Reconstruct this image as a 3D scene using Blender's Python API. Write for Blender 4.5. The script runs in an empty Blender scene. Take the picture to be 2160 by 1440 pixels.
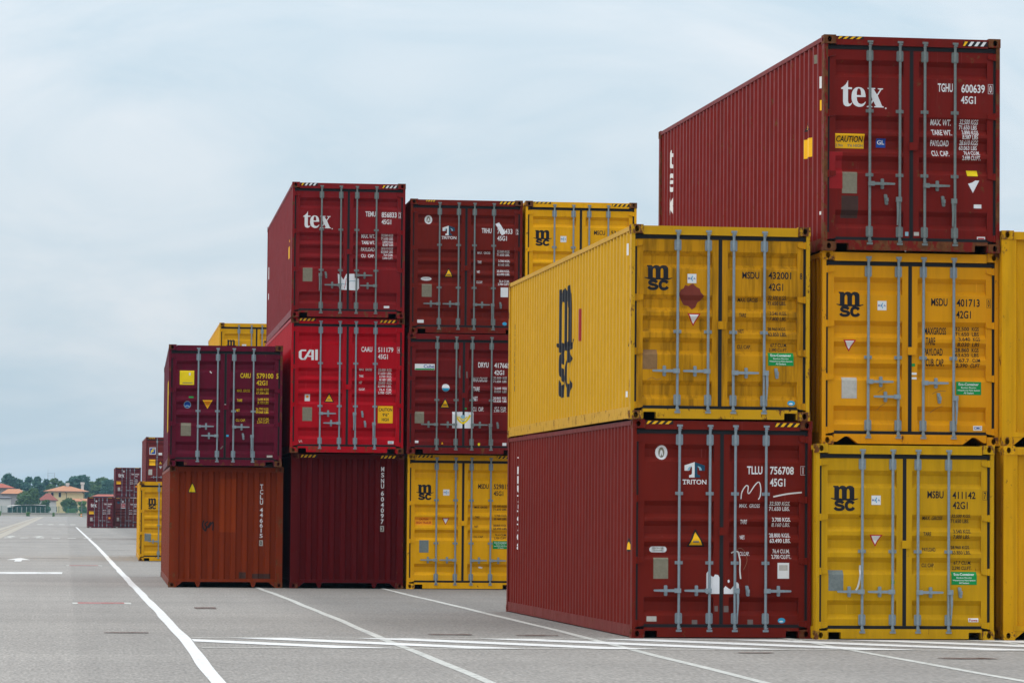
import bpy, bmesh, math, random
from mathutils import Vector, Matrix
from mathutils.geometry import tessellate_polygon
R = math.radians
scene = bpy.context.scene
col = scene.collection

# ---------------------------------------------------------------- camera
cam_d = bpy.data.cameras.new('camera')
cam_d.lens = 122.1; cam_d.sensor_width = 36.0; cam_d.clip_start = 0.5; cam_d.clip_end = 20000
cam = bpy.data.objects.new('camera', cam_d); col.objects.link(cam)
yaw, pit, rol = R(7.278), R(2.846), R(0.495)
fw = Vector((math.sin(yaw)*math.cos(pit), math.cos(yaw)*math.cos(pit), math.sin(pit)))
rt = Vector((math.cos(yaw), -math.sin(yaw), 0)); up = rt.cross(fw)
r2 = rt*math.cos(rol) + up*math.sin(rol); u2 = up*math.cos(rol) - rt*math.sin(rol)
cam.matrix_world = Matrix(((r2.x, u2.x, -fw.x, 0), (r2.y, u2.y, -fw.y, 0), (r2.z, u2.z, -fw.z, 1.619), (0, 0, 0, 1)))
scene.camera = cam

# ---------------------------------------------------------------- world: overcast sky
world = bpy.data.worlds.new('World'); scene.world = world; world.use_nodes = True
nt = world.node_tree; nt.nodes.clear()
def nd(nt, t, **kw):
    n = nt.nodes.new(t)
    for k, v in kw.items():
        if k in n.inputs: n.inputs[k].default_value = v
        else: setattr(n, k, v)
    return n
SUN_EL, SUN_AZ = 54.0, -98.0           # azimuth from +Y, clockwise: light from the left
sky = nd(nt, 'ShaderNodeTexSky', sky_type='NISHITA', sun_disc=False, sun_elevation=R(SUN_EL), sun_rotation=R(SUN_AZ), air_density=1.0, dust_density=3.0)
tc = nd(nt, 'ShaderNodeTexCoord')
mp = nd(nt, 'ShaderNodeMapping'); mp.inputs['Scale'].default_value = (7, 5, 22); mp.inputs['Rotation'].default_value = (0, R(9), 0); mp.inputs['Location'].default_value = (3.1, 0.4, 1.7)
nz = nd(nt, 'ShaderNodeTexNoise', Scale=1.0, Detail=7.0, Roughness=0.56, Distortion=0.9)
ramp = nd(nt, 'ShaderNodeValToRGB'); e = ramp.color_ramp.elements
e[0].position = 0.42; e[0].color = (5.3, 6.55, 7.45, 1); e[1].position = 0.78; e[1].color = (7.35, 7.85, 8.3, 1)
sep = nd(nt, 'ShaderNodeSeparateXYZ')
g1 = nd(nt, 'ShaderNodeMath', operation='MULTIPLY_ADD'); g1.inputs[1].default_value = 1.5; g1.inputs[2].default_value = 1.03; g1.use_clamp = False
mxz = nd(nt, 'ShaderNodeMath', operation='MAXIMUM'); mxz.inputs[1].default_value = 0.0
cl = nd(nt, 'ShaderNodeMath', operation='MULTIPLY_ADD'); cl.inputs[1].default_value = 0.9      # the cloud deck closes overhead
vm = nd(nt, 'ShaderNodeVectorMath', operation='SCALE')
mix = nd(nt, 'ShaderNodeMix', data_type='RGBA'); mix.inputs['Factor'].default_value = 0.88
bg = nd(nt, 'ShaderNodeBackground', Strength=0.1); out = nd(nt, 'ShaderNodeOutputWorld')
L_ = nt.links.new
L_(tc.outputs['Generated'], mp.inputs['Vector']); L_(mp.outputs[0], nz.inputs['Vector']); L_(nz.outputs['Fac'], cl.inputs[2]); L_(cl.outputs[0], ramp.inputs[0])
L_(tc.outputs['Generated'], sep.inputs[0]); L_(sep.outputs['Z'], mxz.inputs[0]); L_(mxz.outputs[0], g1.inputs[0]); L_(mxz.outputs[0], cl.inputs[0])
L_(ramp.outputs['Color'], vm.inputs[0]); L_(g1.outputs[0], vm.inputs['Scale'])
L_(sky.outputs[0], mix.inputs['A']); L_(vm.outputs[0], mix.inputs['B']); L_(mix.outputs['Result'], bg.inputs['Color']); L_(bg.outputs[0], out.inputs['Surface'])

# ---------------------------------------------------------------- weak soft sun behind the cloud
sd = bpy.data.lights.new('sun', 'SUN'); sd.energy = 1.5; sd.angle = R(24); sd.color = (1.0, 0.97, 0.92)
sun = bpy.data.objects.new('sun', sd); col.objects.link(sun)
sdir = Vector((math.sin(R(SUN_AZ))*math.cos(R(SUN_EL)), math.cos(R(SUN_AZ))*math.cos(R(SUN_EL)), math.sin(R(SUN_EL))))
sun.rotation_euler = sdir.to_track_quat('Z', 'Y').to_euler(); sun.location = (0, 0, 60)
scene.view_settings.view_transform = 'Standard'; scene.view_settings.look = 'None'
scene.view_settings.exposure = 0.0; scene.view_settings.gamma = 1.0; scene.view_settings.use_curve_mapping = False
scene.cycles.max_bounces = 6; scene.cycles.diffuse_bounces = 3; scene.cycles.glossy_bounces = 2; scene.cycles.volume_bounces = 1; scene.cycles.transparent_max_bounces = 8
scene.cycles.use_denoising = True

# ================================================================ helpers
rnd = random.Random(7)
def lin(r, g, b):
    f = lambda c: c/12.92 if c <= 0.04045 else ((c+0.055)/1.055)**2.4
    return (f(r/255), f(g/255), f(b/255), 1)

class MB:
    def __init__(s): s.v = []; s.f = []
    def face(s, *p):
        i = len(s.v); s.v += [tuple(q) for q in p]; s.f.append(tuple(range(i, i+len(p)))); return s
    def box(s, x0, x1, y0, y1, z0, z1):
        i = len(s.v)
        s.v += [(x0,y0,z0),(x1,y0,z0),(x1,y1,z0),(x0,y1,z0),(x0,y0,z1),(x1,y0,z1),(x1,y1,z1),(x0,y1,z1)]
        s.f += [(i,i+3,i+2,i+1),(i+4,i+5,i+6,i+7),(i,i+1,i+5,i+4),(i+1,i+2,i+6,i+5),(i+2,i+3,i+7,i+6),(i+3,i,i+4,i+7)]
        return s
    def prism_xz(s, pts, y0, y1):        # polygon in x,z extruded along y
        n = len(pts); i = len(s.v)
        s.v += [(x, y0, z) for x, z in pts] + [(x, y1, z) for x, z in pts]
        s.f += [tuple(range(i, i+n)), tuple(range(i+2*n-1, i+n-1, -1))]
        s.f += [(i+k, i+n+k, i+n+(k+1) % n, i+(k+1) % n) for k in range(n)]
        return s
    def tube(s, a, b, r0, r1=None, n=8):
        r1 = r0 if r1 is None else r1
        a = Vector(a); b = Vector(b); d = (b-a).normalized()
        p = d.orthogonal().normalized(); q = d.cross(p); i = len(s.v)
        for c, r in ((a, r0), (b, r1)):
            for k in range(n):
                t = 2*math.pi*k/n; s.v.append(tuple(c+p*(r*math.cos(t))+q*(r*math.sin(t))))
        s.f += [(i+k, i+(k+1) % n, i+n+(k+1) % n, i+n+k) for k in range(n)]
        s.f += [tuple(range(i+n-1, i-1, -1)), tuple(range(i+n, i+2*n))]
        return s
    def mesh(s, name, smooth=False, fix=False):
        m = bpy.data.meshes.new(name); m.from_pydata(s.v, [], s.f); m.update()
        if fix:
            bm = bmesh.new(); bm.from_mesh(m); bmesh.ops.remove_doubles(bm, verts=bm.verts, dist=1e-5)
            bmesh.ops.recalc_face_normals(bm, faces=bm.faces); bm.to_mesh(m); bm.free()
        if smooth: m.polygons.foreach_set('use_smooth', [True]*len(m.polygons))
        m.materials.append(None)
        return m

def obj(name, mesh, mat, parent=None):
    o = bpy.data.objects.new(name, mesh); col.objects.link(o)
    if parent is not None: o.parent = parent
    if mat is not None:
        if not mesh.materials: mesh.materials.append(None)
        o.material_slots[0].link = 'OBJECT'; o.material_slots[0].material = mat
    return o
def thing(name, label, cat, loc=(0, 0, 0), rz=0.0, group=None):
    o = bpy.data.objects.new(name, None); col.objects.link(o); o.location = loc; o.rotation_euler = (0, 0, rz); o.empty_display_size = 0.3
    o['label'] = label; o['category'] = cat
    if group: o['group'] = group
    return o
CACHE = {}
def cached(key, fn):
    if key not in CACHE: CACHE[key] = fn()
    return CACHE[key]

# ---------------------------------------------------------------- materials
def newmat(name):
    m = bpy.data.materials.new(name); m.use_nodes = True; t = m.node_tree; t.nodes.clear()
    b = nd(t, 'ShaderNodeBsdfPrincipled'); o = nd(t, 'ShaderNodeOutputMaterial'); t.links.new(b.outputs[0], o.inputs['Surface'])
    return m, t, b, o
def plain(name, c, rough=0.6, metal=0.0, var=0.15, scale=8.0):
    m, t, b, o = newmat(name)
    tc = nd(t, 'ShaderNodeTexCoord'); n = nd(t, 'ShaderNodeTexNoise', Scale=scale, Detail=4.0)
    t.links.new(tc.outputs['Object'], n.inputs['Vector'])
    mx = nd(t, 'ShaderNodeMix', data_type='RGBA')
    mx.inputs['A'].default_value = tuple(v*(1-var) for v in c[:3])+(1,); mx.inputs['B'].default_value = tuple(min(1, v*(1+var)) for v in c[:3])+(1,)
    t.links.new(n.outputs['Fac'], mx.inputs['Factor']); t.links.new(mx.outputs['Result'], b.inputs['Base Color'])
    b.inputs['Roughness'].default_value = rough; b.inputs['Metallic'].default_value = metal; b.inputs['Specular IOR Level'].default_value = 0.15
    return m
def paint(name, c, seed, grime=0.3, rust=0.15, rough=0.42, grime_c=(0.022, 0.012, 0.008, 1), fade=0.14):
    """weathered container paint: tonal drift, run-down streaks, rust specks, shallow dents"""
    m, t, b, o = newmat(name); k = t.links.new
    tc = nd(t, 'ShaderNodeTexCoord')
    off = nd(t, 'ShaderNodeMapping'); off.inputs['Location'].default_value = (seed*3.7, seed*1.9, seed*2.3); k(tc.outputs['Object'], off.inputs['Vector'])
    n1 = nd(t, 'ShaderNodeTexNoise', Scale=0.8, Detail=7.0, Roughness=0.7); k(off.outputs[0], n1.inputs['Vector'])
    ca = tuple(v*(1-fade) for v in c[:3])+(1,); g = sum(c[:3])/3
    cb = tuple(v*(1+fade)*0.97+g*0.03 for v in c[:3])+(1,)
    m1 = nd(t, 'ShaderNodeMix', data_type='RGBA'); m1.inputs['A'].default_value = ca; m1.inputs['B'].default_value = cb; k(n1.outputs['Fac'], m1.inputs['Factor'])
    ms = nd(t, 'ShaderNodeMapping'); ms.inputs['Scale'].default_value = (9, 9, 0.7); k(off.outputs[0], ms.inputs['Vector'])
    n2 = nd(t, 'ShaderNodeTexNoise', Scale=1.0, Detail=6.0, Roughness=0.65, Distortion=0.3); k(ms.outputs[0], n2.inputs['Vector'])
    r2 = nd(t, 'ShaderNodeValToRGB'); r2.color_ramp.elements[0].position = 0.45; r2.color_ramp.elements[1].position = 0.78; k(n2.outputs['Fac'], r2.inputs[0])
    mg = nd(t, 'ShaderNodeMath', operation='MULTIPLY'); mg.inputs[1].default_value = grime; k(r2.outputs[0], mg.inputs[0])
    m2 = nd(t, 'ShaderNodeMix', data_type='RGBA'); m2.inputs['B'].default_value = grime_c; k(mg.outputs[0], m2.inputs['Factor']); k(m1.outputs['Result'], m2.inputs['A'])
    mr = nd(t, 'ShaderNodeMapping'); mr.inputs['Scale'].default_value = (5, 5, 3); k(off.outputs[0], mr.inputs['Vector'])
    n3 = nd(t, 'ShaderNodeTexNoise', Scale=1.6, Detail=9.0, Roughness=0.72); k(mr.outputs[0], n3.inputs['Vector'])
    r3 = nd(t, 'ShaderNodeValToRGB'); p = 0.685-0.24*rust; r3.color_ramp.elements[0].position = p; r3.color_ramp.elements[1].position = p+0.05; k(n3.outputs['Fac'], r3.inputs[0])
    n4 = nd(t, 'ShaderNodeTexNoise', Scale=14.0, Detail=3.0); k(off.outputs[0], n4.inputs['Vector'])
    rc = nd(t, 'ShaderNodeMix', data_type='RGBA'); rc.inputs['A'].default_value = (0.05, 0.016, 0.008, 1); rc.inputs['B'].default_value = (0.19, 0.075, 0.028, 1); k(n4.outputs['Fac'], rc.inputs['Factor'])
    m3 = nd(t, 'ShaderNodeMix', data_type='RGBA'); k(r3.outputs[0], m3.inputs['Factor']); k(m2.outputs['Result'], m3.inputs['A']); k(rc.outputs['Result'], m3.inputs['B'])
    mq = nd(t, 'ShaderNodeMapping'); mq.inputs['Scale'].default_value = (16, 16, 0.55); mq.inputs['Rotation'].default_value = (R(4), R(3), 0); k(off.outputs[0], mq.inputs['Vector'])
    n6 = nd(t, 'ShaderNodeTexNoise', Scale=1.3, Detail=4.0, Roughness=0.6); k(mq.outputs[0], n6.inputs['Vector'])
    r6 = nd(t, 'ShaderNodeValToRGB'); r6.color_ramp.elements[0].position = 0.66; r6.color_ramp.elements[1].position = 0.76; k(n6.outputs['Fac'], r6.inputs[0])
    g6 = nd(t, 'ShaderNodeMath', operation='MULTIPLY'); g6.inputs[1].default_value = 0.45; k(r6.outputs[0], g6.inputs[0])
    m6 = nd(t, 'ShaderNodeMix', data_type='RGBA'); m6.inputs['B'].default_value = tuple(min(1, v*1.5+0.035) for v in c[:3])+(1,); k(g6.outputs[0], m6.inputs['Factor']); k(m3.outputs['Result'], m6.inputs['A'])
    k(m6.outputs['Result'], b.inputs['Base Color']); b.inputs['Specular IOR Level'].default_value = 0.06
    rr = nd(t, 'ShaderNodeMath', operation='MULTIPLY_ADD'); rr.inputs[1].default_value = 0.35; rr.inputs[2].default_value = rough; k(r3.outputs[0], rr.inputs[0])
    k(rr.outputs[0], b.inputs['Roughness'])
    n5 = nd(t, 'ShaderNodeTexNoise', Scale=2.4, Detail=2.0); k(off.outputs[0], n5.inputs['Vector'])
    bp = nd(t, 'ShaderNodeBump', Strength=0.45, Distance=0.05); k(n5.outputs['Fac'], bp.inputs['Height']); k(bp.outputs[0], b.inputs['Normal'])
    return m
def worn(name, c, keep=0.8, scale=6.0, soft=0.12, rough=0.7, stretch=(1, 1, 1)):
    """paint or stain with worn-through holes: noise mixes it with clear"""
    m, t, b, o = newmat(name); k = t.links.new
    tc = nd(t, 'ShaderNodeTexCoord'); mp = nd(t, 'ShaderNodeMapping'); mp.inputs['Scale'].default_value = stretch; k(tc.outputs['Object'], mp.inputs['Vector'])
    n = nd(t, 'ShaderNodeTexNoise', Scale=scale, Detail=8.0, Roughness=0.7); k(mp.outputs[0], n.inputs['Vector'])
    r = nd(t, 'ShaderNodeValToRGB'); p = 0.70-0.45*keep; r.color_ramp.elements[0].position = max(0, p-soft); r.color_ramp.elements[1].position = p+soft; k(n.outputs['Fac'], r.inputs[0])
    tr = nd(t, 'ShaderNodeBsdfTransparent'); mx = nd(t, 'ShaderNodeMixShader'); k(r.outputs[0], mx.inputs[0]); k(tr.outputs[0], mx.inputs[1]); k(b.outputs[0], mx.inputs[2]); k(mx.outputs[0], o.inputs['Surface'])
    n2 = nd(t, 'ShaderNodeTexNoise', Scale=2.0, Detail=5.0); k(mp.outputs[0], n2.inputs['Vector'])
    mc = nd(t, 'ShaderNodeMix', data_type='RGBA'); mc.inputs['A'].default_value = tuple(v*0.8 for v in c[:3])+(1,); mc.inputs['B'].default_value = tuple(min(1, v*1.12) for v in c[:3])+(1,); k(n2.outputs['Fac'], mc.inputs['Factor'])
    k(mc.outputs['Result'], b.inputs['Base Color']); b.inputs['Roughness'].default_value = rough
    return m

YEL = (0.56, 0.275, 0.003, 1)
MAT = dict(
    rubber=plain('rubber', (0.012, 0.013, 0.015, 1), 0.65), steel=plain('galvanised steel', (0.22, 0.265, 0.295, 1), 0.5, 0.25, 0.22, 30), dsteel=plain('grimy steel', (0.16, 0.185, 0.18, 1), 0.6, 0.2, 0.3, 30),
    white=plain('white vinyl', (0.66, 0.66, 0.66, 1), 0.5, 0, 0.08), black=plain('black print', (0.012, 0.012, 0.016, 1), 0.5), yellow=plain('warning yellow', (0.80, 0.43, 0.008, 1), 0.45, 0, 0.08),
    lemon=plain('lemon lettering', (0.62, 0.43, 0.01, 1), 0.5, 0, 0.1), label_y=plain('yellow paper label', (0.75, 0.55, 0.01, 1), 0.5, 0, 0.1), orange=plain('orange label', (0.75, 0.25, 0.01, 1), 0.5), green=plain('green label', (0.006, 0.24, 0.055, 1), 0.5, 0, 0.06),
    blue=plain('blue print', (0.01, 0.06, 0.30, 1), 0.5), cyan=plain('sky blue print', (0.03, 0.30, 0.50, 1), 0.5), navy=plain('petrol blue print', (0.008, 0.055, 0.10, 1), 0.5), lightblue=plain('pale blue print', (0.25, 0.42, 0.50, 1), 0.5),
    redp=plain('red print', (0.42, 0.012, 0.015, 1), 0.5), tape=plain('red tape', (0.26, 0.008, 0.010, 1), 0.35), plate=plain('data plate', (0.20, 0.18, 0.13, 1), 0.45, 0.3, 0.3, 18), plate_w=plain('pale data plate', (0.42, 0.40, 0.36, 1), 0.5, 0.1, 0.25, 18),
    plate_b=plain('browned data plate', (0.22, 0.12, 0.05, 1), 0.6, 0, 0.3, 18), grey=plain('grey smear', (0.15, 0.12, 0.11, 1), 0.7, 0, 0.3, 20), paper=plain('paper', (0.70, 0.70, 0.72, 1), 0.7, 0, 0.06), strap=plain('nylon strap', (0.62, 0.60, 0.58, 1), 0.5),
    diamond=plain('faded placard', (0.17, 0.032, 0.020, 1), 0.6, 0, 0.25), faint=plain('faint chalk', (0.21, 0.10, 0.06, 1), 0.8), repaint=paint('repaint patch', (0.23, 0.032, 0.005, 1), 91, 0.1, 0.03), amber=plain('amber label', (0.85, 0.34, 0.012, 1), 0.5, 0, 0.08), smudge=plain('dark smudge', (0.05, 0.025, 0.02, 1), 0.7, 0, 0.4, 12),
    floor=plain('container underside', (0.03, 0.025, 0.02, 1), 0.8))

# ---------------------------------------------------------------- lettering and marks
STR = set(); GLY = {}
def _text_meshes():
    tmp = []
    for s in sorted(STR):
        c = bpy.data.curves.new('t', 'FONT'); c.body = s; c.resolution_u = 3; c.offset = 0.02; c.size = 1.0
        o = bpy.data.objects.new('t', c); col.objects.link(o); tmp.append((s, o, c))
    bpy.context.view_layer.update(); dg = bpy.context.evaluated_depsgraph_get()
    for s, o, c in tmp:
        m = bpy.data.meshes.new_from_object(o.evaluated_get(dg))
        vs = [(v.co.x, v.co.y) for v in m.vertices]; fs = [tuple(p.vertices) for p in m.polygons]
        xs = [v[0] for v in vs]; ys = [v[1] for v in vs]
        GLY[s] = (vs, fs, (min(xs), min(ys), max(xs), max(ys)))
    for s, o, c in tmp: bpy.data.objects.remove(o); bpy.data.curves.remove(c)

def poly2d(loops_list):
    """list of shapes, each [outer, hole, ...] of 2D points -> verts, tris"""
    V, F = [], []
    for loops in loops_list:
        b = len(V)
        for lp in loops: V += [tuple(p) for p in lp]
        F += [tuple(b+i for i in t) for t in tessellate_polygon([[Vector((p[0], p[1], 0)) for p in lp] for lp in loops])]
    return V, F
def ell(cx, cy, rx, ry, n=20): return [(cx+rx*math.cos(2*math.pi*k/n), cy+ry*math.sin(2*math.pi*k/n)) for k in range(n)]
def smooth(pts, n=4, closed=False):          # Catmull-Rom through points
    P = list(pts); N = len(P); o = []
    rng = range(N) if closed else range(N-1)
    for i in rng:
        p0, p1, p2, p3 = (P[(i-1) % N] if closed or i > 0 else P[i]), P[i], P[(i+1) % N], (P[(i+2) % N] if closed or i+2 < N else P[-1])
        for k in range(n):
            t = k/n
            o.append(tuple(0.5*((2*p1[d])+(-p0[d]+p2[d])*t+(2*p0[d]-5*p1[d]+4*p2[d]-p3[d])*t*t+(-p0[d]+3*p1[d]-3*p2[d]+p3[d])*t**3) for d in (0, 1)))
    if not closed: o.append(P[-1])
    return o
def ribbon(pts, w):                           # stroke -> closed outline; w number or list
    n = len(pts); Lf, Rt = [], []
    for i, p in enumerate(pts):
        a = pts[max(0, i-1)]; b = pts[min(n-1, i+1)]; dx, dy = b[0]-a[0], b[1]-a[1]; l = math.hypot(dx, dy) or 1
        h = (w if not isinstance(w, (list, tuple)) else w[i])/2
        Lf.append((p[0]-dy/l*h, p[1]+dx/l*h)); Rt.append((p[0]+dy/l*h, p[1]-dx/l*h))
    return Lf+Rt[::-1]
def stroke_quads(pts, w):
    o = ribbon(pts, w); n = len(pts); V = o; F = [(i, i+1, 2*n-2-i, 2*n-1-i) for i in range(n-1)]
    return V, F
def merge(*vf):
    V, F = [], []
    for v, f in vf:
        b = len(V); V += v; F += [tuple(b+i for i in t) for t in f]
    return V, F
def fit(vf, x0, z0, x1, z1, box=None):
    v, f = vf
    if box is None: xs = [p[0] for p in v]; ys = [p[1] for p in v]; box = (min(xs), min(ys), max(xs), max(ys))
    sx = (x1-x0)/max(1e-6, box[2]-box[0]); sz = (z1-z0)/max(1e-6, box[3]-box[1])
    return [(x0+(p[0]-box[0])*sx, z0+(p[1]-box[1])*sz) for p in v], f
def flipy(loops): return [[(x, -y) for x, y in lp] for lp in loops]

def logo_tex():
    t = [(500,880),(500,988),(560,990),(560,1016),(500,1018),(500,1195),(508,1225),(525,1236),(545,1228),(562,1208),(560,1230),(535,1262),(500,1275),(462,1270),(435,1248),(425,1205),(425,1020),(395,1016),(395,1000),(430,978),(465,945),(485,915)]
    eo = [(766,1130),(632,1130),(638,1185),(660,1222),(700,1236),(738,1222),(766,1192)]+smooth([(766,1215),(735,1258),(690,1275),(640,1272),(590,1242),(560,1190),(553,1125),(565,1052),(605,1000),(660,983),(718,998),(752,1040),(766,1100)], 3)
    ei = [(632,1102),(633,1052),(645,1012),(663,999),(684,1010),(695,1045),(698,1102)]
    x = [(795,990),(912,990),(912,1005),(890,1012),(938,1085),(985,1014),(950,1006),(950,993),(1030,993),(1030,1007),(1006,1014),(950,1103),(1016,1255),(1040,1262),(1040,1278),(895,1278),(895,1263),(922,1257),(884,1185),(838,1256),(868,1262),(868,1278),(785,1278),(785,1263),(808,1257),(870,1165),(815,1012),(795,1004)]
    return poly2d([flipy([t]), flipy([eo, ei]), flipy([x]), flipy([ell(1072, 1288, 13, 13, 10)])])
def logo_msc():
    # units: 0..1.35 wide, 0..1.22 high
    def stem(x0, x1): return [(x0, 0.5), (x1, 0.5), (x1, 1.0), (x0, 1.0)]
    m = [(0.17,0.52),(0.17,1.12),(0.13,1.12),(0.13,1.20),(0.37,1.20),(0.41,1.13),(0.48,1.19),(0.58,1.215),(0.68,1.19),(0.74,1.13),(0.82,1.19),(0.93,1.215),(1.05,1.19),(1.12,1.10),(1.13,0.95),(1.13,0.52),(0.90,0.52),(0.90,0.95),(0.87,1.03),(0.83,1.05),(0.79,1.03),(0.765,0.95),(0.765,0.52),(0.535,0.52),(0.535,0.95),(0.51,1.03),(0.47,1.05),(0.43,1.03),(0.40,0.95),(0.40,0.52)]
    wv = smooth([(0.0,0.575),(0.12,0.555),(0.27,0.51),(0.42,0.535),(0.55,0.51),(0.68,0.535),(0.82,0.51),(0.96,0.535),(1.09,0.51),(1.2,0.535),(1.33,0.575)], 3)
    n = len(wv); ws = [0.02+0.085*math.sin(math.pi*i/(n-1))**0.6 for i in range(n)]
    s = smooth([(0.60,0.33),(0.53,0.39),(0.41,0.415),(0.29,0.39),(0.25,0.315),(0.32,0.25),(0.46,0.215),(0.58,0.17),(0.60,0.10),(0.52,0.035),(0.38,0.02),(0.26,0.05),(0.19,0.12)], 3)
    c = smooth([(1.10,0.32),(1.02,0.39),(0.90,0.41),(0.79,0.36),(0.745,0.22),(0.79,0.07),(0.90,0.02),(1.03,0.045),(1.11,0.125)], 3)
    return merge(poly2d([[m]]), stroke_quads(wv, ws), stroke_quads(s, 0.145), stroke_quads(c, 0.15))
def logo_cai():
    c = [(0.36,0.90),(0.14,0.90),(0.07,0.80),(0.07,0.20),(0.14,0.10),(0.36,0.10),(0.62,0.96)]
    return merge(stroke_quads([(0.40,0.90),(0.16,0.90),(0.08,0.78),(0.08,0.22),(0.16,0.08),(0.36,0.08)], 0.15), stroke_quads([(0.30,0.02),(0.62,0.95)], 0.13), stroke_quads([(0.58,0.93),(0.74,0.93),(0.74,0.0)], 0.13), stroke_quads([(0.50,0.36),(0.74,0.36)], 0.12), stroke_quads([(0.95,0.0),(0.95,1.0)], 0.14))
def triton_half(side):
    # white left half / blue right half of the T emblem, units -1..1 x 0..1.5
    h = [(0,1.5),(-1.0,1.17),(-1.0,0.66),(-0.55,0.66)]+[(-0.30-0.28*math.cos(a), 0.80+0.28*math.sin(a)) for a in (0.3, 0.8, 1.3, 1.57)]+[(-0.26,1.0),(-0.26,0.36),(-0.36,0.26),(-0.53,0.22),(-0.55,0),(0,0)]
    return [(x*side, y) for x, y in h]
def logo_triton_arc(side): return [(side*(-0.30-0.40*math.cos(a)), 0.70+0.40*math.sin(a)) for a in [k*1.57/6 for k in range(7)]]+[(side*(-0.30-0.16*math.cos(a)), 0.70+0.32*math.sin(a)) for a in [k*1.57/6 for k in range(6, -1, -1)]]

# ================================================================ container geometry
W, LEN, H9, H8 = 2.438, 12.192, 2.896, 2.591
YD = 0.052                       # plane of the door skin behind the front corner castings
GD = 0.056                       # groove depth
def grooves(H):                  # door grooves, metres below the top edge
    return [(0.347, 0.58), (0.93, 1.158), (1.21, 1.44), (1.50, 1.73), (2.07, 2.32)] if H < 2.7 else [(0.325, 0.56), (1.077, 1.31), (1.344, 1.577), (1.62, 1.853), (2.35, 2.595)]
DX = ((0.088, 1.192), (1.242, 2.348))
RX = ((0.172, 1.108), (1.322, 2.266))
def door_breaks(H):
    o = []
    for a, b in grooves(H): o += [H-b, H-b+0.064, H-a-0.064, H-a]
    return sorted(o)
def door_depth(H, x, z):
    if not (RX[0][0]+1e-3 <= x <= RX[0][1]-1e-3 or RX[1][0]+1e-3 <= x <= RX[1][1]-1e-3): return YD
    for a, b in grooves(H):
        lo, hi = H-b, H-a
        if lo <= z <= hi: return YD+GD*max(0, min(1, (z-lo)/0.064, (hi-z)/0.064))
    return YD
def door_mesh(H, side):
    (x0, x1), (a, b) = DX[side], RX[side]; z0, z1 = 0.185, H-0.187; m = MB(); y = YD; yb = YD+0.06
    m.face((x0,y,z0),(a,y,z0),(a,y,z1),(x0,y,z1)); m.face((b,y,z0),(x1,y,z0),(x1,y,z1),(b,y,z1))
    zs = [z0]+door_breaks(H)+[z1]; dy = [YD]+[YD, YD+GD, YD+GD, YD]*5+[YD]
    for i in range(len(zs)-1):
        m.face((a,dy[i],zs[i]),(b,dy[i],zs[i]),(b,dy[i+1],zs[i+1]),(a,dy[i+1],zs[i+1]))
    for k in range(5):
        q = zs[1+4*k:5+4*k]
        for X, rev in ((a, 0), (b, 1)):
            p = [(X,YD,q[0]),(X,YD+GD,q[1]),(X,YD+GD,q[2]),(X,YD,q[3])]
            m.face(*(p[::-1] if rev else p))
    m.face((x0,y,z0),(x0,y,z1),(x0,yb,z1),(x0,yb,z0)); m.face((x1,y,z1),(x1,y,z0),(x1,yb,z0),(x1,yb,z1))
    m.face((x0,y,z1),(x1,y,z1),(x1,yb,z1),(x0,yb,z1)); m.face((x1,y,z0),(x0,y,z0),(x0,yb,z0),(x1,yb,z0))
    m.face((x0,yb,z0),(x0,yb,z1),(x1,yb,z1),(x1,yb,z0))
    return m.mesh('door', fix=True)
def casting_mesh(front, left):
    """corner fitting: hollow block with an oval hole in the end face and in the side face; local origin at its outer corner"""
    m = MB(); w, d, h = 0.165, 0.176, 0.118; n = 16
    def holed(P, wid, hei, cx, cz, rx, rz):
        o = []; i_ = []; e_ = []
        for k in range(n):
            t = 2*math.pi*(k+0.5)/n; c, s = math.cos(t), math.sin(t)
            i_.append((cx+rx*c, cz+rz*s))
            sc = min((wid-cx if c > 0 else cx)/max(1e-6, abs(c)), (hei-cz if s > 0 else cz)/max(1e-6, abs(s)))
            e_.append((cx+sc*c, cz+sc*s))
        for k in range(n):
            j = (k+1) % n; m.face(P(*e_[k], 0), P(*e_[j], 0), P(*i_[j], 0), P(*i_[k], 0)); m.face(P(*i_[k], 0), P(*i_[j], 0), P(*i_[j], 0.022), P(*i_[k], 0.022))
            if abs(e_[k][0]-e_[j][0]) > 1e-4 and abs(e_[k][1]-e_[j][1]) > 1e-4:
                cor = (0 if e_[k][0]+e_[j][0] < wid else wid, 0 if e_[k][1]+e_[j][1] < hei else hei); m.face(P(*e_[k], 0), P(*cor, 0), P(*e_[j], 0))
    holed(lambda u, v, q: (u, q, v), w, h, w*0.46, h*0.5, 0.030, 0.040)
    holed(lambda u, v, q: (q, u, v), d, h, d*0.5, h*0.5, 0.038, 0.030)
    m.face((w,0,0),(w,d,0),(w,d,h),(w,0,h)); m.face((0,d,0),(w,d,0),(w,d,h),(0,d,h)); m.face((0,0,0),(w,0,0),(w,d,0),(0,d,0)); m.face((0,0,h),(w,0,h),(w,d,h),(0,d,h))
    if not left: m.v = [(W-x, y, z) for x, y, z in m.v]
    if not front: m.v = [(x, LEN-y, z) for x, y, z in m.v]
    return m.mesh('corner_casting', fix=True)
PITCH = 0.2745
def side_breaks():
    y0 = 0.152; n = 43; o = []
    for k in range(n):
        b = y0+0.036+k*PITCH; o += [b, b+0.068, b+0.068+0.070, b+0.136+0.070]
    return [b for b in o if b < LEN-0.15]
def side_depth(y):
    y -= 0.188
    if y < 0: return 0
    t = (y % PITCH)
    if t < 0.068: return t/0.068
    if t < 0.138: return 1
    if t < 0.206: return 1-(t-0.138)/0.068
    return 0
SX0, SXD = 0.012, 0.036
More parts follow.
